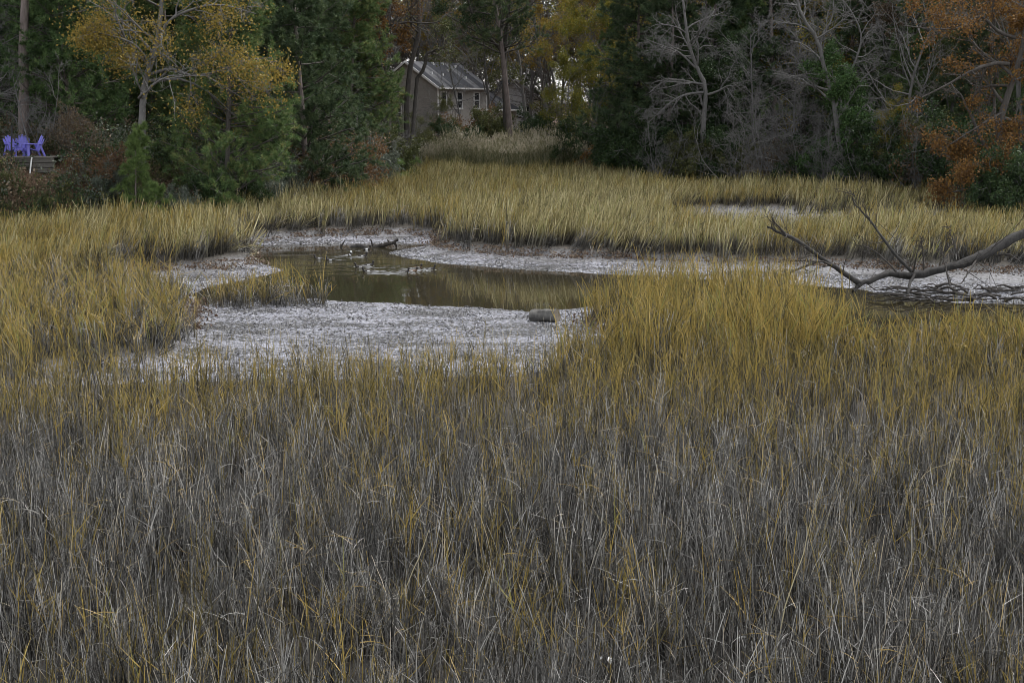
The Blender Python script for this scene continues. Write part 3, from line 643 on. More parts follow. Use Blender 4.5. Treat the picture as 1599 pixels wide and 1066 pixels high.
plant(SHRUB_C, 'shrub', 'orange-leaved low shrub at the corner of the dark wood', 'shrub', gl(950, 97), 2, 1.1, leaf='leaf_orange')
plant(DEC_A, 'tree', 'thin olive-leaved sapling before the house gable', 'tree', gl(622, 106), 2.2, .5, leaf='leaf_olive', bark='bark_dark')
plant(BARE_D, 'bare_shrub', 'bare twiggy bush screening the house gable', 'shrub', gl(664, 112), .4, 1.0, bark='bark_grey')
plant(BARE_A, 'bare_tree', 'slender bare tree with fine twigs before the house front', 'tree', gl(722, 116), 1.4, .75, bark='bark_grey')
plant(DEC_C, 'tree', 'thin autumn tree between the house and tall pine', 'tree', gl(772, 122), 1.9, .85, leaf='leaf_olive')
# --- right-hand wood
plant(PINE_A, 'pine_tree', 'broad dark evergreen pine beside the leaning grey tree', 'tree', gl(1042, 90.5), 5, .85, leaf='needles_dark')
plant(HOLLY, 'holly_tree', 'dark holly close behind the leaning grey tree', 'tree', gl(1128, 89), 2, .95, leaf='leaf_dark')
plant(PINE_A, 'pine_tree', 'dark blue-green pine at the corner of the wood', 'tree', gl(1000, 95), 2, .98, leaf='needles_dark')
plant(PINE_A, 'pine_tree', 'dark pine behind the leaning grey tree', 'tree', gl(1100, 92), 4, 1.0, leaf='needles_dark')
b = gl(1098, 86)
plant(broad(28, 9, .17, 14, .2, .95, .36, (7, 7, 5), -.03, .17, bark='bark_grey', twig_r=.006, up3=-.05, trunks=[
    (rel(b, [(1100, 262, 86), (1098, 200, 86), (1102, 140, 85.8), (1088, 105, 85.6), (1076, 70, 85.4), (1070, 30, 85.2), (1062, -40, 85)]), .17, .06),
    (rel(b, [(1086, 106, 85.6), (1060, 82, 85), (1035, 72, 84.6), (1010, 62, 84.3)]), .07, .02),
    (rel(b, [(1098, 144, 85.8), (1070, 148, 85), (1050, 158, 84.5), (1030, 175, 84.2), (1012, 192, 84)]), .07, .02)]),
    'bare_tree', 'leaning bare grey tree with drooping twigs before dark pines', 'tree', b)
plant(BARE_B, 'bare_tree', 'dense bare thicket tree of fine grey twigs', 'tree', gl(1175, 85), .8, 1.15)
plant(BARE_B, 'bare_tree', 'bare tangled tree leaning by the split trunk', 'tree', gl(1240, 83.5), 2.9, 1.1)
b = gl(1310, 81)
plant(broad(29, 9, .17, 13, .25, .95, .34, (7, 7, 5), .0, .17, bark='bark_grey', twig_r=.006, trunks=[
    (rel(b, [(1318, 275, 81), (1310, 220, 81), (1302, 160, 81), (1288, 110, 80.8), (1275, 60, 80.5), (1250, 20, 80), (1235, -60, 80)]), .17, .06),
    (rel(b, [(1304, 170, 81), (1330, 110, 80.6), (1345, 60, 80.4), (1330, 20, 80), (1300, -20, 80)]), .08, .03),
    (rel(b, [(1312, 230, 81), (1350, 165, 80.5), (1362, 190, 80), (1370, 240, 80)]), .05, .03)]),
    'bare_tree', 'bare grey tree with split trunk beside the holly', 'tree', b)
plant(HOLLY, 'holly_tree', 'rounded green holly among the bare grey trees', 'tree', gl(1340, 80.5), 0, .98)
plant(PINE_B, 'pine_tree', 'pine with dark boughs hanging above the bare thicket', 'tree', gl(1212, 94), 1, .9, leaf='needles_dark')
plant(BARE_A, 'bare_tree', 'upright bare grey tree between holly and orange oak', 'tree', gl(1410, 80), 3, .95)
plant(DEC_A, 'tree', 'small yellow-leaved tree between holly and orange oak', 'tree', gl(1400, 78.5), 1, .42, leaf='leaf_yellowgreen')
b = gl(1556, 67)
plant(broad(30, 12, .2, 13, .12, 1.05, .36, (6, 5, 4), .0, .18, leaves=12500, size=.105, leaf='leaf_orange', keep=.42, lsd=.18, bark='bark_dark', trunks=[
    (rel(b, [(1562, 300, 67), (1558, 240, 67), (1562, 190, 66.9), (1575, 145, 66.8), (1590, 100, 66.7), (1604, 30, 66.6), (1612, -100, 66.6)]), .2, .09),
    (rel(b, [(1575, 100, 66.8), (1550, 100, 66.4), (1515, 112, 66), (1480, 132, 65.6), (1440, 152, 65.2)]), .10, .03),
    (rel(b, [(1588, 60, 66.7), (1560, 50, 66.4), (1530, 25, 66), (1505, 42, 65.6), (1465, 46, 65.2), (1410, 40, 65)]), .09, .02),
    (rel(b, [(1560, 225, 67), (1552, 245, 66), (1542, 270, 65), (1530, 285, 64), (1505, 296, 63.4), (1488, 300, 63)]), .06, .025),
    (rel(b, [(1566, 175, 66.9), (1540, 190, 66), (1500, 215, 65.4), (1470, 235, 65)]), .06, .02)]),
    'oak_tree', 'orange-leaved oak leaning over the meadow with long grey limbs', 'tree', b)
plant(DEC_B, 'oak_tree', 'second orange oak close behind the leaning one', 'tree', gl(1640, 68), 3.3, .8)
for i, (px, Y, m, s, lf, lab) in enumerate([
    (975, 93, SHRUB_A, 1.5, None, 'dark bush at the foot of the corner pine'), (1030, 89, SHRUB_A, 1.5, None, 'dark bush beside the leaning grey tree'),
    (1075, 86, SHRUB_A, 1.2, 'leaf_olive', 'olive bush under the drooping twigs'), (1125, 85.5, SHRUB_A, 1.25, None, 'dark bush at the foot of the leaning grey tree'),
    (1165, 84, SHRUB_A, 1.0, 'leaf_olive', 'low olive bush below the dense bare thicket'), (1215, 83.5, SHRUB_C, 1.2, None, 'brown twiggy shrub below the bare thicket'),
    (1270, 82, SHRUB_A, 1.1, None, 'dark bush by the split grey trunk'), (1375, 79.5, SHRUB_A, 1.5, None, 'dark bush at the foot of the holly'),
    (1425, 78.5, SHRUB_A, 1.5, 'leaf_olive', 'olive bush at the meadow edge near the orange oak'), (1465, 77, SHRUB_C, 1.5, 'leaf_rust', 'rust-leaved shrub under the orange oak limbs'),
    (1510, 74, SHRUB_A, 1.6, None, 'dark bush behind the orange oak trunk'), (1578, 64, SHRUB_A, 1.15, None, 'dark evergreen bush at the orange oak foot'),
    (1625, 61, SHRUB_A, 1.2, None, 'dark evergreen bush past the orange oak'), (1540, 70, SHRUB_A, 1.2, None, 'dark bush hidden by the oak leaves')]):
    plant(m, 'shrub', lab, 'shrub', gl(px, Y), i * 1.3, s, leaf=lf)
for i, (px, Y, s, lab) in enumerate([(1045, 85, .9, 'bare twiggy bush beside the leaning grey tree'), (1145, 83.5, 1.0, 'bare many-stemmed bush between leaning tree and thicket'), (1200, 82, 1.1, 'bare many-stemmed bush in front of the thicket'),
                                  (1255, 81.5, 1.0, 'bare many-stemmed bush beside the split trunk'), (1290, 80, .8, 'bare bush at the foot of the split trunk'), (1360, 79, .9, 'bare twiggy bush before the holly'),
                                  (1440, 76, .9, 'bare twiggy bush under the orange oak limbs'), (560, 84, .95, 'bare twiggy bush at the corner of the near wood'), (590, 93, 1.0, 'bare bush before the dark crooked tree'), (50, 63, .8, 'bare pale bush behind the purple chairs')]):
    plant(BARE_D, 'bare_shrub', lab, 'shrub', gl(px, Y), i * 1.1, s, bark='bark_grey' if i % 2 else None)
# --- second rows and the far wood
for i, (px, Y, m, s, lf) in enumerate([(1050, 104, DEC_C, 1, 'leaf_gold'), (1120, 100, DEC_C, 1, 'leaf_gold'), (1160, 97, PINE_A, .95, 'needles_dark'), (1265, 96, DEC_A, 1.1, 'leaf_yellowgreen'), (1320, 92, PINE_A, .9, 'needles_dark'),
                                       (1370, 90, DEC_C, .95, None), (1440, 89, PINE_A, .9, None), (1490, 87, DEC_A, .95, 'leaf_olive'), (1545, 84, PINE_A, .9, 'needles_dark'), (1600, 80, DEC_C, .9, None),
                                       (1660, 80, PINE_A, .9, None), (1720, 74, PINE_A, .9, None), (1250, 108, PINE_A, 1, None), (1180, 112, BARE_C, 1, None), (1400, 104, PINE_A, 1, 'needles_dark'), (1330, 112, BARE_C, 1, None),
                                       (1520, 100, BARE_C, 1, None), (1600, 96, PINE_A, 1, 'needles_dark'), (1480, 112, PINE_A, 1, None), (1060, 116, BARE_C, 1, None), (980, 120, PINE_A, 1, None), (1110, 122, PINE_A, 1, 'needles_dark')]):
    nm, cat_ = (('pine_tree', 'pine in the second row of the wood behind the bare grey trees') if m is PINE_A else
                ('bare_tree', 'bare tree in the second row of the wood behind the bare thicket') if m is BARE_C else ('tree', 'autumn-leaved tree in the second row of the wood behind the holly'))
    plant(m, nm, cat_, 'tree', gl(px, Y), i * 2.3, s, leaf=lf, group='second row of the wood')
for i in range(46):
    Y = 142 + (i % 3) * 13 + random.uniform(-4, 4); px = 380 + i * 18 + random.uniform(-12, 12)
    m, lf = [(BARE_C, None), (DEC_C, None), (BARE_A, None), (DEC_C, 'leaf_gold'), (BARE_C, None), (DEC_C, 'leaf_olive')][i % 6]
    if 600 < px < 770 and Y < 150: Y += 14
    plant(m, 'bare_tree' if lf is None and m is not DEC_C else 'tree', 'bare tree in the far wood behind the houses' if m is not DEC_C else 'thin-leaved brown tree in the far wood behind the houses', 'tree',
          gl(px, Y), i * 1.9, random.uniform(.95, 1.2), leaf=lf, bark='bark_grey', group='far wood behind the houses')
for i in range(16):
    px = 330 + i * 42; Y = 176 + random.uniform(-6, 6)
    plant(PINE_A if i % 3 == 0 else DEC_C, 'tree', 'tree on the skyline beyond the far wood', 'tree', gl(px, Y), i * 2.2, .95, leaf='needles' if i % 3 == 0 else 'leaf_brown', group='skyline trees')

# ------------------------------------------------------------------ reeds: dense stand with feathery heads
def reed(seed):
    rng = np.random.default_rng(seed); V, F, T, C = tuft(rng, 9, 2.0, .3, .022, 5, .10, 'gold')
    hd = []
    for _ in range(7):
        p = np.array([rng.uniform(-.3, .3), rng.uniform(-.3, .3), rng.uniform(1.75, 2.3)]); d = unit(np.array([rng.normal(0, .3), rng.normal(0, .3), 1.]))
        for _ in range(10):
            q = p + d * rng.uniform(0, .26); e = unit(rng.normal(size=3) + d); s = unit(np.cross(e, rng.normal(size=3))) * .014; hd.append([q - s, q + s, q + e * .09 + s * .3, q + e * .09 - s * .3])
    h = np.array(hd).reshape(-1, 3); b = len(V)
    return np.concatenate([V, h]), np.concatenate([F, np.arange(len(h)).reshape(-1, 4) + b]), np.concatenate([T, np.full(len(h), 1.)]), np.concatenate([C, np.full(len(h), .9)])
RP = []
for i in range(5):
    v, f, t_, c_ = reed(500 + i); RP.append(bpy.data.objects.new('reed_clump', mkmesh('reed_clump', v, f, M['reed'], False, {'t': ('POINT', t_), 'tint': ('POINT', c_)})))
n = 800; rx = rg.uniform(-7, 7.2, n); ry = rg.uniform(101.5, 108, n); k = np.abs(rx) < 6.6; rx, ry = rx[k], ry[k]; n = len(rx)
hsr = (.62 + .45 * vnoise(rx, ry, 1.6, 3) - .3 * sstep(3.5, 6.5, np.abs(rx))) * rg.uniform(.7, 1.2, n) + .12
scatter('reed_bed', np.stack([rx, ry, terrain(rx, ry)[0]], 1), np.stack([rg.normal(0, .06, n), rg.normal(0, .06, n), rg.uniform(0, 6.28, n)], 1), np.stack([np.ones(n), np.ones(n), hsr * 1.15], 1), rg.integers(0, 5, n), RP,
        label='bed of tall feathery reeds in front of the house', category='reeds')

# ------------------------------------------------------------------ leaf litter, mud clods, undergrowth
def leafpatch(seed, n, size, rad):
    rng = np.random.default_rng(seed); C = np.stack([rng.normal(0, rad, n), rng.normal(0, rad, n), np.abs(rng.normal(.02, .02, n))], 1); V, F = leaf_mesh(rng, C, size, .3); return V, F, np.repeat(rng.uniform(0, 1, n), 4)
LP = []
for i in range(4):
    v, f, c_ = leafpatch(i, 22, .085, .22); LP.append(bpy.data.objects.new('leaf_patch', mkmesh('leaf_patch', v, f, M['litter'], False, {'tint': ('POINT', c_)})))
def strew(name, label, x, y, pl, s0, s1, dz=0.0, flat=.1):
    n = len(x); s = rg.uniform(s0, s1, n)
    scatter(name, np.stack([x, y, terrain(x, y)[0] + dz], 1), np.stack([rg.normal(0, flat, n), rg.normal(0, flat, n), rg.uniform(0, 6.28, n)], 1), np.stack([s, s, s], 1), rg.integers(0, len(pl), n), pl, label=label, category='litter')
x = rg.uniform(-34, 34, 42000); y = rg.uniform(24, 112, 42000); dmm = sdist(MARSH, x, y); dc = sdist(CREEK, x, y); px, py = topx(x, y)
k = (dmm > -.5) & (dmm < 7) & (rg.uniform(size=len(x)) < .55)
strew('leaf_litter', 'fallen brown leaves covering the bank under the trees', x[k], y[k], LP, .8, 1.5)
pile = ((px > 150) & (px < 690) & (py < 418)) | ((px > 690) & (py < 425)) | ((px > 870) & (px < 975) & (py > 470) & (py < 500))
xx = rg.uniform(-14, 24, 90000); yy = rg.uniform(30, 62, 90000); d2 = sdist(CREEK, xx, yy); px, py = topx(xx, yy)
pile = (((px > 150) & (py < 422)) | ((px > 870) & (px < 975) & (py > 468) & (py < 502)) | ((px < 500) & (py > 455) & (py < 500))) & (np.abs(d2 + .12) < .22)
k = pile & (rg.uniform(size=len(xx)) < .3)
strew('wrack_line', 'brown leaves washed up along the foot of the grass', xx[k], yy[k], LP, .6, 1.1, .02)
def clod(seed):
    rng = np.random.default_rng(seed); a = np.linspace(0, 2 * math.pi, 6, endpoint=False); v = [(0, 0, rng.uniform(.5, .9))]
    for z, r in ((.45, .7), (-.2, 1.0)):
        for t_ in a: q = r * rng.uniform(.6, 1.2); v.append((q * math.cos(t_), q * math.sin(t_), z * rng.uniform(.5, 1.2)))
    f = [(0, 1 + i, 1 + (i + 1) % 6) for i in range(6)] + [(1 + i, 7 + i, 7 + (i + 1) % 6) for i in range(6)] + [(1 + i, 7 + (i + 1) % 6, 1 + (i + 1) % 6) for i in range(6)]
    return v, f
M['clod'] = simple('clod', (.045, .042, .042), .6, .4, 20, .3)
CP = [bpy.data.objects.new('mud_clod', mkmesh('mud_clod', *clod(i), M['clod'], True)) for i in range(5)]
n = 60000; x = rg.uniform(-16, 26, n); y = rg.uniform(24, 70, n); dc = sdist(CREEK, x, y); dw = sdist(WATER, x, y); db = sdist(BACKCH, x, y)
k = ((dc < -.02) & (dw > .02) | (db < 0)) & (vnoise(x, y, 1.3, 55) * .6 + vnoise(x, y, .4, 56) * .4 > .40)
strew('mud_clods', 'dark clods and shells dotting the wet mud flats', x[k], y[k], CP, .012, .045, 0, .3)
def tangle(seed):
    rng = np.random.default_rng(seed); p, d = grow(rng, rng.normal(0, .25, (16, 3)) * np.array([1, 1, 0]), np.array([[0, 0, 1.]]) + rng.normal(0, .5, (16, 3)), rng.uniform(.5, 1.3, 16), 5, .25, .02)
    V, F = tubes(p, np.full((16, 5), .006), 3); C = clusters(rng, along(rng, p, 8)[0], 2, .08); v2, f2 = leaf_mesh(rng, C, .075); v, f = join([(V, F), (v2, f2)])
    return v, f, np.concatenate([np.full(len(V), .4), np.repeat(rng.uniform(0, 1, len(C)), 4)])
UP = []
for i, lf in enumerate(('leaf_dark', 'leaf_olive', 'leaf_brown', 'leaf_dark', 'leaf_grey')):
    v, f, c_ = tangle(60 + i); UP.append(bpy.data.objects.new('brush', mkmesh('brush', v, f, M[lf], False, {'tint': ('POINT', c_)})))
x = rg.uniform(-34, 34, 22000); y = rg.uniform(50, 118, 22000); dmm = sdist(MARSH, x, y); px, py = topx(x, y)
k = (dmm > .6) & (dmm < 16) & (rg.uniform(size=len(x)) < np.where(dmm < 6, .6, .35)) & ~((x > -24) & (x < -18.9) & (y > 60.0) & (y < 63)) & ~((px > 60) & (px < 120) & (dmm < 3.0) & (rg.uniform(size=len(x)) < .6))
strew('undergrowth', 'low tangled undergrowth along the foot of the woods', x[k], y[k], UP, .5, 1.7, -.05, .15)

# ------------------------------------------------------------------ the woods behind: one mass of trees nobody could count
def proto(meshes, leaf=None):
    out = []
    for part, me in meshes.items():
        o = bpy.data.objects.new('wood_' + part, me)
        if part == 'crown' and leaf: o.material_slots[0].link = 'OBJECT'; o.material_slots[0].material = M[leaf]
        out.append(o)
    return tuple(out)
WP = [proto(PINE_A), proto(BARE_C), proto(DEC_C), proto(HOLLY, 'leaf_olive'), proto(BARE_A), proto(SHRUB_A), proto(SHRUB_C), proto(DEC_C, 'leaf_olive')]
def wood(name, label, n, x0, x1, y0, y1, choice, smin, smax, ok):
    x = rg.uniform(x0, x1, n); y = rg.uniform(y0, y1, n); k = (sdist(MARSH, x, y) > 5) & ok(x, y); x, y = x[k], y[k]; n = len(x); s = rg.uniform(smin, smax, n); idx = np.array(choice)[rg.integers(0, len(choice), n)]
    s = np.where((idx == 5) | (idx == 6), s * 1.7, s)
    scatter(name, np.stack([x, y, terrain(x, y)[0] - .2], 1), np.stack([np.zeros(n), np.zeros(n), rg.uniform(0, 6.28, n)], 1), np.stack([s, s, s], 1), idx, WP, label=label, category='woods')
hid = lambda x, y: np.abs(x / y) < .48
wood('background_woods', 'dark mass of woods behind the bank with the purple chairs', 420, -85, -9, 68, 150, [0, 0, 3, 3, 5, 5, 6, 1], .8, 1.05, lambda x, y: hid(x, y) & (x / y < -.115 - .0 * y) & ((y > 78) | (x < -24)))
wood('background_woods', 'grey-brown mass of woods behind the bare thicket and holly', 360, 9, 95, 86, 160, [0, 7, 3, 1, 2, 5, 6, 4, 7], .8, 1.05, lambda x, y: hid(x, y) & (x / y > .085) & (y > 88))
wood('background_woods', 'thin far woods on the skyline behind both houses', 290, -50, 60, 150, 230, [1, 2, 4, 1, 2, 5, 6, 3], .8, 1.0, lambda x, y: hid(x, y) & (y > 152))

# ------------------------------------------------------------------ houses
def siding(b, x0, x1, z0, z1, fn, step=.19, top=None):
    """lapped boards: each course leans out 25 mm at its lower edge; fn maps (u, out, z) to a point; top(z) trims the ends"""
    z = z0
    while z < z1 - 1e-4:
        zt = min(z + step, z1); a0, a1 = (x0, x1) if top is None else top(z); c0, c1 = (x0, x1) if top is None else top(zt)
        b.add([fn(a0, .03, z), fn(a1, .03, z), fn(c1, .005, zt), fn(c0, .005, zt), fn(a0, 0, z), fn(a1, 0, z)], [(0, 1, 2, 3), (4, 5, 1, 0)]); z = zt
M['siding'] = simple('siding', (.34, .325, .30), .7, .08, 3, .05); M['siding_white'] = simple('siding_white', (.82, .83, .85), .7, .05, 3, 0)
M['trim'] = simple('trim', (.72, .72, .71), .6, .06, 4, 0)
t = NT('shingles'); nz = t.noise(5, 5, .7, stretch=(3, .35, 1)); br = t.ramp(t.noise(1.0, 2, .5, stretch=(1.5, .05, .05)), [(.50, (0, 0, 0)), (.60, (1, 1, 1))])
c = t.ramp(nz, [(.3, (.022, .023, .027)), (.7, (.045, .047, .053))]); c = t.mix(t.math('MULTIPLY', br, .8), c, (.12, .12, .125)); t.pbsdf(c, .95, .08, t.bump(nz, .5, .02)); M['shingle'] = t.m
t = NT('window_glass'); t.pbsdf((.02, .025, .03), .06, .8); M['glass'] = t.m
cor = atY(684, 170, 135); HZ = 1.3; EV = 5.5; W_, L_, RISE = 7.2, 7.9, 2.25; TH = R(56)
house = thing('house', 'beige two-storey house with grey shingle roof behind the reeds', 'house', (cor[0], cor[1], HZ), TH)
# local axes: +x along the ridge (away), the front wall at y=0 facing -y, gable end at x=0 spanning y 0..W
b = MB(); siding(b, 0, L_, -.6, EV, lambda u, o, z: (u, -o, z)); b.box(.05, L_ - .05, .01, W_ - .01, -.6, EV - .02); b.build('front_wall', M['siding'], house)
b = MB(); siding(b, 0, W_, -.6, EV, lambda u, o, z: (-o, u, z)); siding(b, 0, W_, EV, EV + RISE - .12, lambda u, o, z: (-o, u, z), .19, lambda z: (W_ / 2 * (z - EV) / RISE, W_ - W_ / 2 * (z - EV) / RISE))
b.add([(.02, 0, EV), (.02, W_, EV), (.02, W_ / 2, EV + RISE - .05)], [(0, 1, 2)]); b.build('gable_wall', M['siding'], house)
b = MB(); siding(b, 0, W_, -.6, EV, lambda u, o, z: (L_ + o, u, z)); b.add([(L_, 0, EV), (L_, W_, EV), (L_, W_ / 2, EV + RISE)], [(0, 1, 2)]); b.build('end_wall', M['siding'], house)
ov = .35; sl_ = RISE / (W_ / 2)
def slab(b, P, th=.12):
    P = [Vector(p) for p in P]; n = (P[1] - P[0]).cross(P[2] - P[0]).normalized() * th; k = len(P)
    b.add(list(P) + [p + n for p in P], [tuple(range(k))[::-1], tuple(range(k, 2 * k))] + [(i, (i + 1) % k, (i + 1) % k + k, i + k) for i in range(k)])
b = MB(); slab(b, [(-ov, -ov, EV - ov * sl_), (L_ + ov, -ov, EV - ov * sl_), (L_ + ov, W_ / 2, EV + RISE), (-ov, W_ / 2, EV + RISE)])
slab(b, [(L_ + ov, W_ + ov, EV - ov * sl_), (-ov, W_ + ov, EV - ov * sl_), (-ov, W_ / 2, EV + RISE), (L_ + ov, W_ / 2, EV + RISE)]); roof = b.build('roof', M['shingle'], house)
for i, (u, q) in enumerate([(1.2, .5), (2.7, .45), (4.4, .62), (5.9, .35), (2.0, .86), (3.5, .9), (5.0, .9), (6.6, .8)]):
    b = MB(); yy_ = -ov + (W_ / 2 + ov) * q; zz = EV - ov * sl_ + (W_ / 2 + ov) * q * sl_; s = .07 if q < .8 else .11; b.box(u - s, u + s, yy_ - s, yy_ + s, zz, zz + .34); b.build('vent_pipe', M['trim'], roof)
b = MB(); b.bar((L_ * .86, W_ / 2, EV + RISE), (L_ * .86, W_ / 2, EV + RISE + .9), .03, .03); b.bar((L_ * .86 - .5, W_ / 2, EV + RISE + .8), (L_ * .86 + .5, W_ / 2, EV + RISE + .55), .03, .03); b.build('aerial', M['trim'], roof)
b = MB(); b.box(-ov, L_ + ov, -ov - .13, -ov - .01, EV - ov * sl_ - .06, EV - ov * sl_ + .09); b.build('gutter', M['trim'], house)
for y0, y1 in ((-ov, W_ / 2), (W_ + ov, W_ / 2)):
    b = MB(); b.bar((-ov - .03, y0, EV - ov * sl_ + .02), (-ov - .03, y1, EV + RISE + .02), .05, .2); b.build('rake_board', M['trim'], house)
for nm, x0, x1 in (('corner_board', -.05, .07), ('corner_board', L_ - .07, L_ + .05)):
    b = MB(); b.box(x0, x1, -.06, .06, -.6, EV - .25); b.build(nm, M['trim'], house)
def window(parent, u, z, w_, h_, fn):
    """fn maps (u, out, z); frame, two sashes of glass, sill"""
    def bx(b, u0, u1, o0, o1, z0, z1): b.add([fn(a, o, c) for c in (z0, z1) for a, o in ((u0, o0), (u1, o0), (u1, o1), (u0, o1))], [(0,3,2,1),(4,5,6,7),(0,1,5,4),(1,2,6,5),(2,3,7,6),(3,0,4,7)])
    b = MB(); fw = .09
    bx(b, u, u + fw, .02, .08, z, z + h_); bx(b, u + w_ - fw, u + w_, .02, .08, z, z + h_); bx(b, u + fw, u + w_ - fw, .02, .08, z + h_ - fw, z + h_); bx(b, u + fw, u + w_ - fw, .02, .08, z, z + fw); bx(b, u + fw, u + w_ - fw, .02, .075, z + h_ / 2 - .04, z + h_ / 2 + .04)
    wn = b.build('window', M['trim'], parent)
    for z0, z1 in ((z + fw, z + h_ / 2 - .04), (z + h_ / 2 + .04, z + h_ - fw)):
        b = MB(); bx(b, u + fw, u + w_ - fw, .035, .045, z0, z1); b.build('pane', M['glass'], wn)
    b = MB(); bx(b, u - .05, u + w_ + .05, .02, .12, z - .07, z - .003); b.build('sill', M['trim'], wn)
fr = lambda u, o, z: (u, -o, z)
for u, z, w_, h_ in ((.35, 3.4, .95, 1.6), (2.9, 3.4, .95, 1.6), (5.7, 3.4, .95, 1.6), (1.0, .6, 1.0, 1.6), (5.0, .6, 1.0, 1.6)): window(house, u, z, w_, h_, fr)
window(house, 4.3, 2.4, .8, 1.3, lambda u, o, z: (-o, u, z))
# lower wing with a hipped roof past the end wall
wz, x0, x1, y0, y1 = 3.3, L_ + .06, L_ + 6.5, .8, 6.6
b = MB(); siding(b, x0, x1, -.6, wz, lambda u, o, z: (u, y0 - o, z)); b.box(x0 + .02, x1, y0 + .02, y1, -.6, wz - .02); b.build('wing_wall', M['siding'], house)
b = MB(); A, B, C_, D_ = (x0, y0 - .4, wz), (x1 + .4, y0 - .4, wz), (x1 + .4, y1 + .4, wz), (x0, y1 + .4, wz); E, F_ = (x0, (y0 + y1) / 2, wz + 2.3), (x1 - 2.4, (y0 + y1) / 2, wz + 2.3)
b.add([A, B, C_, D_, E, F_], [(0, 1, 5, 4), (1, 2, 5), (2, 3, 4, 5), (0, 3, 2, 1)]); b.build('wing_roof', M['shingle'], house)
b = MB(); b.box(x0, x1 + .4, y0 - .52, y0 - .41, wz - .12, wz + .03); b.build('wing_gutter', M['trim'], house)
p = atY(804, 170, 168)
h2 = thing('house', 'white-sided house glimpsed behind the tall pine', 'house', (p[0], p[1], 1.2), R(12)); h2.scale = (.72, .9, .92)
b = MB(); siding(b, -5, 5, -.6, 4.6, lambda u, o, z: (u, -o, z), .22); siding(b, -5, 5, 4.6, 7.3, lambda u, o, z: (u, -o, z), .22, lambda z: (-5 + 5 * (z - 4.6) / 2.8, 5 - 5 * (z - 4.6) / 2.8)); b.box(-4.95, 4.95, .02, 9, -.6, 4.6); b.build('wall', M['siding_white'], h2)
b = MB(); slab(b, [(-5.4, -.4, 4.38), (0, -.4, 7.4), (0, 9.4, 7.4), (-5.4, 9.4, 4.38)], -.14); slab(b, [(5.4, -.4, 4.38), (0, -.4, 7.4), (0, 9.4, 7.4), (5.4, 9.4, 4.38)]); b.build('roof', M['shingle'], h2)
for s in (-1, 1):
    b = MB(); b.bar((s * 5.4, -.45, 4.36), (0, -.45, 7.36), .06, .24); b.build('rake_board', M['trim'], h2)
for u in (-2.6, 1.6): window(h2, u, 2.6, 1.0, 1.5, fr)

# ------------------------------------------------------------------ timber deck, pipe, post, purple chairs
M['timber'] = simple('timber', (.11, .10, .088), .9, .35, 5, .4, stretch=(.3, 3, 3)); M['chair'] = simple('chair_plastic', (.155, .145, .50), .5, .22, 4, 0, .5)
M['pipe'] = simple('pipe', (.62, .62, .60), .5, .12, 6, 0); M['post'] = simple('post', (.02, .02, .022), .6, .2, 6, 0)
DZ = float(atY(40, 245, DECKY)[2]); DX0, DX1 = float(xat(-75, DECKY)), float(xat(80, DECKY))
deck = thing('timber_deck', 'weathered grey timber deck with stacked beams on the bank', 'deck', (DX0, DECKY, DZ))
Ld = DX1 - DX0
for i in range(3):
    z1 = -.05 - i * .21; MB().box(.02 * i, Ld - .03 * i, -.02 * i, .2 - .02 * i, z1 - .195, z1).build('beam', M['timber'], deck, bevel=.012)
for i in range(14): MB().box(-.0, Ld + .03 * (i % 3), -.05 + i * .155, -.05 + i * .155 + .145, -.046, .0).build('board', M['timber'], deck, bevel=.006)
for u in (.15, Ld * .5, Ld - .15): MB().box(u - .07, u + .07, .22, .36, -2.2, -.05).build('post', M['timber'], deck)
def chair(label, loc, rz):
    o = thing('adirondack_chair', label, 'chair', loc, rz, 'purple chairs on the deck'); o.scale = (.93,) * 3      # faces -y
    seat = MB()
    for i in range(5):
        y0 = -.28 + i * .105; z = .36 - i * .028; seat.bar((-.26, y0 + .05, z), (.26, y0 + .05, z - .001), .10, .025)
    seat.bar((-.26, -.3, .31), (.26, -.3, .309), .03, .12); seat.build('seat', M['chair'], o)
    for i in range(5):
        u = (i - 2); hgt = .74 - .055 * abs(u) ** 1.6; b = MB(); w0, w1 = .048, .066
        pts = []
        for q in np.linspace(0, 1, 6):
            x_ = u * (.105 + .03 * q); y_ = .2 + .27 * q; z_ = .22 + hgt * q; ww = (w0 + (w1 - w0) * q) * (1 if q < .99 else .55); pts.append((x_, y_, z_, ww))
        v = [(a + s * c, bb + t_, d) for a, bb, d, c in pts for s, t_ in ((-1, 0), (1, 0), (1, .022), (-1, .022))]; f = [(3, 2, 1, 0), (20, 21, 22, 23)]
        for k_ in range(5):
            for e in range(4): f.append((k_ * 4 + e, k_ * 4 + (e + 1) % 4, k_ * 4 + 4 + (e + 1) % 4, k_ * 4 + 4 + e))
        b.add(v, f).build('back_slat', M['chair'], o)
    b = MB(); b.bar((-.27, .375, .60), (.27, .375, .599), .03, .07); b.build('back_rail', M['chair'], o)
    for s in (-1, 1):
        b = MB(); b.bar((s * .33, -.34, .56), (s * .33, .36, .545), .12, .028); b.build('armrest', M['chair'], o, bevel=.01)
        b = MB(); b.bar((s * .32, -.30, 0), (s * .32, -.29, .545), .035, .11); b.build('leg', M['chair'], o)
        b = MB(); b.bar((s * .31, .46, 0), (s * .31, .25, .545), .035, .09); b.build('leg', M['chair'], o)
    return o
def dk(px, dy): return (float(xat(px, DECKY + dy)), DECKY + dy, DZ + .002)
chair('purple plastic armchair at the post, turned toward the other chairs', dk(23, .75), R(62))
chair('purple plastic armchair set back behind the other two chairs', dk(33, 1.75), R(15))
chair('purple plastic armchair near the white pipe with its back to the shrubs', dk(48.5, .7), R(-52))
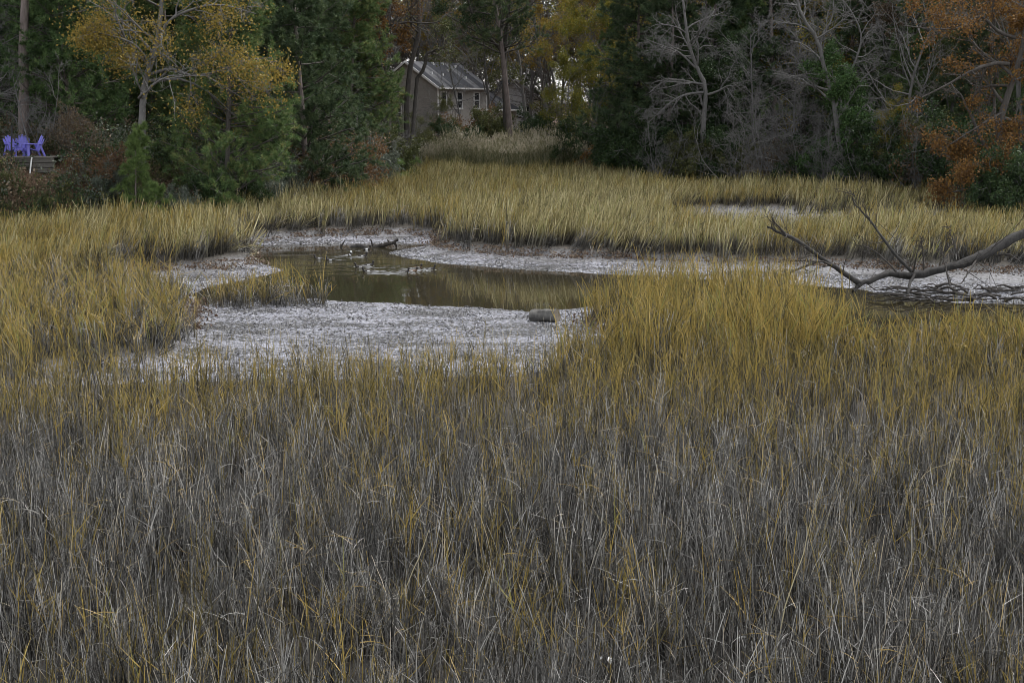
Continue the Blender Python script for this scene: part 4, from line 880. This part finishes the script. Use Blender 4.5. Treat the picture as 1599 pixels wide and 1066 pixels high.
b = MB(); P = spline([atY(49.5, 246, 60.45), atY(48, 258, 60.35), atY(46.5, 271, 60.2)], 4); v, f = tubes(P[None], np.full((1, 4), .032), 8); o = link('drain_pipe', mkmesh('drain_pipe', v, f, M['pipe'], True), label='white plastic pipe leaning against the deck beams', category='pipe')
P = np.array([atY(18, 262, 60.3), atY(18, 230, 60.3), atY(18.5, 196, 60.3)]); v, f = tubes(P[None], np.full((1, 3), .035), 8); link('metal_post', mkmesh('metal_post', v, f, M['post'], True), label='thin black post in front of the purple chairs', category='post')

# ------------------------------------------------------------------ ducks
M['duck_dark'] = simple('duck_dark', (.03, .026, .024), .6, .3, 30, 0); M['duck_white'] = simple('duck_white', (.75, .75, .74), .6, .06, 20, 0); M['duck_brown'] = simple('duck_brown', (.12, .075, .045), .6, .3, 30, 0)
def duck_mesh(kind):
    c = [(-.24, 0, .09), (-.19, 0, .065), (-.11, 0, .05), (0, 0, .045), (.09, 0, .055), (.135, 0, .09), (.15, 0, .14), (.158, 0, .185), (.175, 0, .205), (.20, 0, .205), (.22, 0, .20), (.25, 0, .195)]
    ry = [.008, .045, .085, .10, .085, .055, .036, .040, .050, .040, .014, .009]; rz = [.006, .03, .06, .075, .068, .05, .038, .045, .052, .042, .012, .005]
    if kind == 1: rz[7] = .07; rz[8] = .085; ry[8] = .045
    c = np.array(c); tn = unit(np.gradient(c, axis=0)); n = 10; V = []
    for p, t_, a, b_ in zip(c, tn, ry, rz):
        up = np.cross(t_, np.array([0, -1., 0])) * -1; up = up if abs(up[2]) > .01 else np.array([-1., 0, 0])
        up = unit(np.cross(np.array([0, 1., 0]), t_) * -1) 
        for k_ in range(n): an = 2 * math.pi * k_ / n; V.append(p + np.array([0, 1., 0]) * a * math.cos(an) + up * b_ * math.sin(an))
    F = [(i * n + k_, i * n + (k_ + 1) % n, (i + 1) * n + (k_ + 1) % n, (i + 1) * n + k_) for i in range(len(c) - 1) for k_ in range(n)] + [tuple(range(n))[::-1], tuple(range((len(c) - 1) * n, len(c) * n))]
    me = mkmesh('duck', V, F, [M['duck_dark'], M['duck_white'], M['duck_brown']], True)
    for pl in me.polygons:
        i = min(pl.vertices) // n; side = abs(pl.center[1]) > .04 and pl.center[2] < .09
        pl.material_index = (1 if (side and 1 < i < 3) or (kind == 1 and i in (7, 8) and abs(pl.center[1]) > .015) or i == 4 and kind == 1 else 2 if kind == 2 and i < 6 else 0)
    return me
DM = [duck_mesh(i) for i in range(3)]
DL = {0: 'small dark duck with pale flanks swimming on the pool', 1: 'duck with raised white crest swimming near the driftwood', 2: 'small brown duck swimming in the trailing trio'}
for (a, b_, hd, k_), p in zip(DUCKS, DW):
    o = link('duck', DM[k_], label=DL[k_], category='duck', group='ducks swimming on the pool'); o.location = (p[0], p[1], WZ - .012); o.rotation_euler = (0, 0, R(hd)); o.scale = (.8,) * 3

# ------------------------------------------------------------------ logs, driftwood, fallen tree
M['wood_grey'] = barkmat('wood_grey', (.008, .0075, .007), (.06, .056, .052)); M['wood_wet'] = barkmat('wood_wet', (.018, .016, .014), (.07, .062, .055)); M['wood_end'] = simple('wood_end', (.17, .145, .11), .9, .4, 14, .4)
rl = np.random.default_rng(3)
p0, p1 = onz(832, 500, -.3), onz(869, 501, -.3); ax = unit(np.array([.72, -.28, 0.06])); ctr = (p0 + p1) / 2 + np.array([0, .15, .09]); n, K = 26, 12
lg = thing('cut_log', 'short sawn grey log lying on the mud flat', 'log', tuple(ctr))
side = unit(np.cross(ax, [0, 0, 1.])); upv = np.cross(side, ax); V = []
for i in range(K):
    s = (i / (K - 1) - .5) * .70
    for k_ in range(n):
        a = 2 * math.pi * k_ / n; r_ = (.185 + .02 * math.sin(2 * a + 1) + .012 * math.sin(5 * a + .3 * i) + .010 * math.sin(9 * a + .7 * math.sin(i)) + rl.normal(0, .005)) * (1 + .06 * s); V.append(ax * s + side * r_ * math.cos(a) + upv * r_ * math.sin(a))
idx = np.arange(K * n).reshape(K, n); nx = np.roll(idx, -1, 1); Q = np.stack([idx[:-1], nx[:-1], nx[1:], idx[1:]], -1).reshape(-1, 4)
M['log_bark'] = barkmat('log_bark', (.03, .028, .026), (.15, .143, .13)); link('bark', mkmesh('bark', np.array(V), Q, M['log_bark'], True), lg)
for i, sgn in ((0, -1), (K - 1, 1)):
    ring = np.array(V)[i * n:(i + 1) * n]; c = ring.mean(0); vv = [c - ax * sgn * .012] + list(c + (ring - c) * .55 - ax * sgn * .004) + list(c + (ring - c) * .97); ff = [(0, 1 + k_, 1 + (k_ + 1) % n) for k_ in range(n)] + [(1 + k_, 1 + n + k_, 1 + n + (k_ + 1) % n, 1 + (k_ + 1) % n) for k_ in range(n)]
    link('sawn_end', mkmesh('sawn_end', vv, ff, M['wood_end']), lg)
def limb(name, P, r0, r1, mat, parent=None, k=22, sides=10, rough=.12, **tags):
    Q = spline(P, k) + rl.normal(0, .012, (k, 3)) * (np.linspace(.3, 1, k)[:, None]); v, f = tubes(Q[None], np.linspace(r0, r1, k)[None], sides, rng=rl, rough=rough); return link(name, mkmesh(name, v, f, mat, True), parent, **tags)
def dw_(px, py, up): p = onz(px, 386, WZ); s = p[1] / (FPX) ; return p + np.array([0, 0, (386 - py) * s * 1.02 + up])
o = thing('driftwood', 'dark spiky driftwood trunk lying across the pool edge', 'driftwood')
limb('trunk', [dw_(581, 386, -.05), dw_(590, 385, 0), dw_(600, 383, .02), (dw_(612, 380, .02)), dw_(621, 376, .02)], .10, .05, M['wood_wet'], o, rough=.2)
for q in ([dw_(584, 386, 0), dw_(581, 380, 0), dw_(579, 374, 0)], [dw_(604, 383, 0), dw_(607, 378, 0), dw_(606, 374, 0)], [dw_(616, 380, 0), dw_(619, 384, 0), dw_(618, 387, 0)], [dw_(596, 384, 0), dw_(596, 379, 0)]):
    limb('stub', q, .06, .02, M['wood_wet'], o, 8, 7, .15)
limb('driftwood', [dw_(547, 387, -.08), dw_(554, 384.5, -.05), dw_(561, 383, -.04), dw_(568, 384.5, -.05), dw_(577, 387, -.08)], .12, .11, M['wood_grey'], None, 14, 9, .15, label='humped grey driftwood breaking the water beside the spiky trunk', category='driftwood')
limb('stick', [dw_(532, 388, -.06), dw_(533, 383, 0), dw_(536, 380, 0), dw_(539, 376, 0)], .045, .02, M['wood_wet'], None, 9, 7, .15, label='short dark stick poking out of the pool', category='stick')
ft = thing('fallen_tree', 'dead grey tree fallen from the bank across the mud and water', 'fallen tree', tuple(onz(1417, 464, WZ)))
FB = np.array(ft.location)
def F3(L): return [np.array(atY(a, b_, Y)) - FB for a, b_, Y in L]
limb('trunk', F3([(1960, 345, 48), (1800, 330, 45), (1690, 330, 43), (1599, 364, 42), (1540, 395, 41.5), (1500, 412, 41.2), (1450, 425, 41), (1420, 430, 40.8), (1390, 427, 40.6), (1362, 437, 40.3), (1343, 443, 40.1)]), .17, .07, M['wood_grey'], ft, 44, 12)
for L, r0, r1 in [([(1343, 443, 40.1), (1320, 428, 40), (1295, 411, 39.9), (1262, 388, 39.7), (1235, 370, 39.6), (1215, 362, 39.5), (1199, 353, 39.4)], .085, .03), ([(1226, 364, 39.5), (1214, 352, 39.5), (1206, 342, 39.4), (1206, 333, 39.4)], .03, .012),
                  ([(1306, 418, 40), (1285, 409, 39.7), (1250, 407, 39.5), (1222, 406, 39.3)], .035, .012), ([(1278, 408, 39.7), (1250, 418, 39.4), (1228, 427, 39.2), (1206, 433, 39)], .04, .015),
                  ([(1424, 424, 40.8), (1402, 402, 41), (1380, 374, 41.3), (1360, 346, 41.6), (1342, 326, 41.8), (1331, 311, 42), (1334, 300, 42)], .05, .012), ([(1400, 424, 40.6), (1378, 402, 40.9), (1355, 386, 41.2), (1335, 382, 41.4)], .03, .01),
                  ([(1346, 441, 40.1), (1338, 449, 40), (1333, 456, 39.9)], .07, .05), ([(1428, 428, 40.8), (1420, 446, 40.2), (1416, 466, 39.8)], .045, .04), ([(1426, 426, 40.8), (1430, 404, 40.6), (1433, 389, 40.5)], .035, .012),
                  ([(1443, 428, 41), (1441, 398, 41), (1439, 370, 41)], .028, .01), ([(1484, 446, 40), (1476, 415, 40.5), (1471, 391, 40.8)], .03, .012), ([(1527, 400, 41.4), (1515, 422, 40.8), (1500, 443, 40.4)], .035, .015),
                  ([(1556, 400, 41.6), (1575, 397, 41.2), (1599, 412, 40.8)], .03, .012), ([(1360, 346, 41.6), (1352, 332, 41.6), (1350, 322, 41.5)], .015, .006), ([(1500, 412, 41.2), (1490, 380, 41.5), (1478, 350, 41.8)], .02, .006), ([(1385, 380, 41.2), (1400, 360, 41.4), (1405, 345, 41.5)], .014, .006)]:
    limb('branch', F3(L), r0, r1, M['wood_grey'] if r0 > .04 else M['wood_wet'], ft, 16, 7, .09)
# fine twigs along the fallen limbs, a part of the tree
tp = []; rt = np.random.default_rng(8)
for L in ([(1343, 443, 40.1), (1295, 411, 39.9), (1235, 370, 39.6), (1199, 353, 39.4)], [(1424, 424, 40.8), (1380, 374, 41.3), (1342, 326, 41.8), (1334, 300, 42)], [(1450, 425, 41), (1500, 412, 41.2), (1599, 364, 42), (1690, 330, 43)],
          [(1278, 408, 39.7), (1206, 433, 39)], [(1400, 424, 40.6), (1335, 382, 41.4)], [(1441, 398, 41), (1439, 370, 41)], [(1476, 415, 40.5), (1471, 391, 40.8)], [(1490, 380, 41.5), (1478, 350, 41.8)]):
    tp.append(spline(F3(L), 10))
tp = np.stack(tp); td = unit(np.gradient(tp, axis=1)); tl = np.linalg.norm(tp[:, -1] - tp[:, 0], axis=1)
p, d, l, r = kids(rt, tp, td, np.full((len(tp), 10), .02), tl, 11, .15, 1, .8, .25, .32, .3, .5); q1, e1 = grow(rt, p, d, l, 5, .18, .03); r1 = taper(np.full(len(l), .013), 5, .4)
p, d, l, r = kids(rt, q1, e1, r1, l, 4, .2, 1, .8, .25, .5, .3, .5); q2, e2 = grow(rt, p, d, l, 4, .2, .02); v, f = join([tubes(q1, r1, 4), tubes(q2, taper(np.full(len(l), .008), 4, .5), 3)])
link('twigs', mkmesh('twigs', v, f, M['wood_wet'], True), ft, kind='stuff')
for i in range(44):
    a = random.uniform(1405, 1610); yb = random.uniform(449, 470); L = random.uniform(25, 95); g = random.choice((-1, 1)); q = onz(a, yb + 6, WZ); Y = q[1]
    P = [atY(a, yb, Y), atY(a + g * L * .35, yb - random.uniform(-3, 7), Y - .2), atY(a + g * L * .7, yb - random.uniform(-4, 9), Y + .1), atY(a + g * L, yb - random.uniform(-4, 9), Y)]
    limb('stick', P, random.uniform(.02, .05), .012, M['wood_wet'], None, 12, 6, .1, label='dark waterlogged stick in the tangle under the fallen tree', category='stick', group='sticks tangled under the fallen tree')
# long broken canes leaning through the near grass
M['cane'] = simple('cane', (.42, .36, .22), .6, .2, 8, .1)
for L, lab in (([(595, 985), (640, 905), (672, 830)], 'long pale reed stem leaning in the near grass, upright tip'), ([(1205, 1040), (1245, 890), (1280, 760)], 'long pale reed stem with straight leaning shaft among dead grass'),
               ([(1425, 790), (1440, 745), (1490, 718)], 'bent pale reed stem arching over the dead grass'), ([(1468, 880), (1480, 760), (1498, 690)], 'tall thin pale reed stem standing above the dead grass')):
    q = onz(*L[0], .25); P = [onz(L[0][0], L[0][1], .25), atY(*L[1], q[1] + .05), atY(*L[2], q[1] + .1)]; base = P[0] + (P[0] - P[1]) * .45; base[2] = min(base[2], -.02)
    limb('reed_stem', [base] + P, .008, .003, M['cane'], None, 12, 5, .05, label=lab, category='reed')


# a pale curled leaf caught low in the near grass
M['pale_leaf'] = simple('pale_leaf', (.66, .66, .64), .7, .15, 20, 0)
P = onz(955, 1030, .45); C = P + np.random.default_rng(2).normal(0, .022, (7, 3)) * np.array([1.6, .6, .5]); v, f = leaf_mesh(np.random.default_rng(4), C, .05)
link('dry_leaf', mkmesh('dry_leaf', v, f, M['pale_leaf']), label='small bleached curled leaf caught among the dead grass stems', category='leaf')
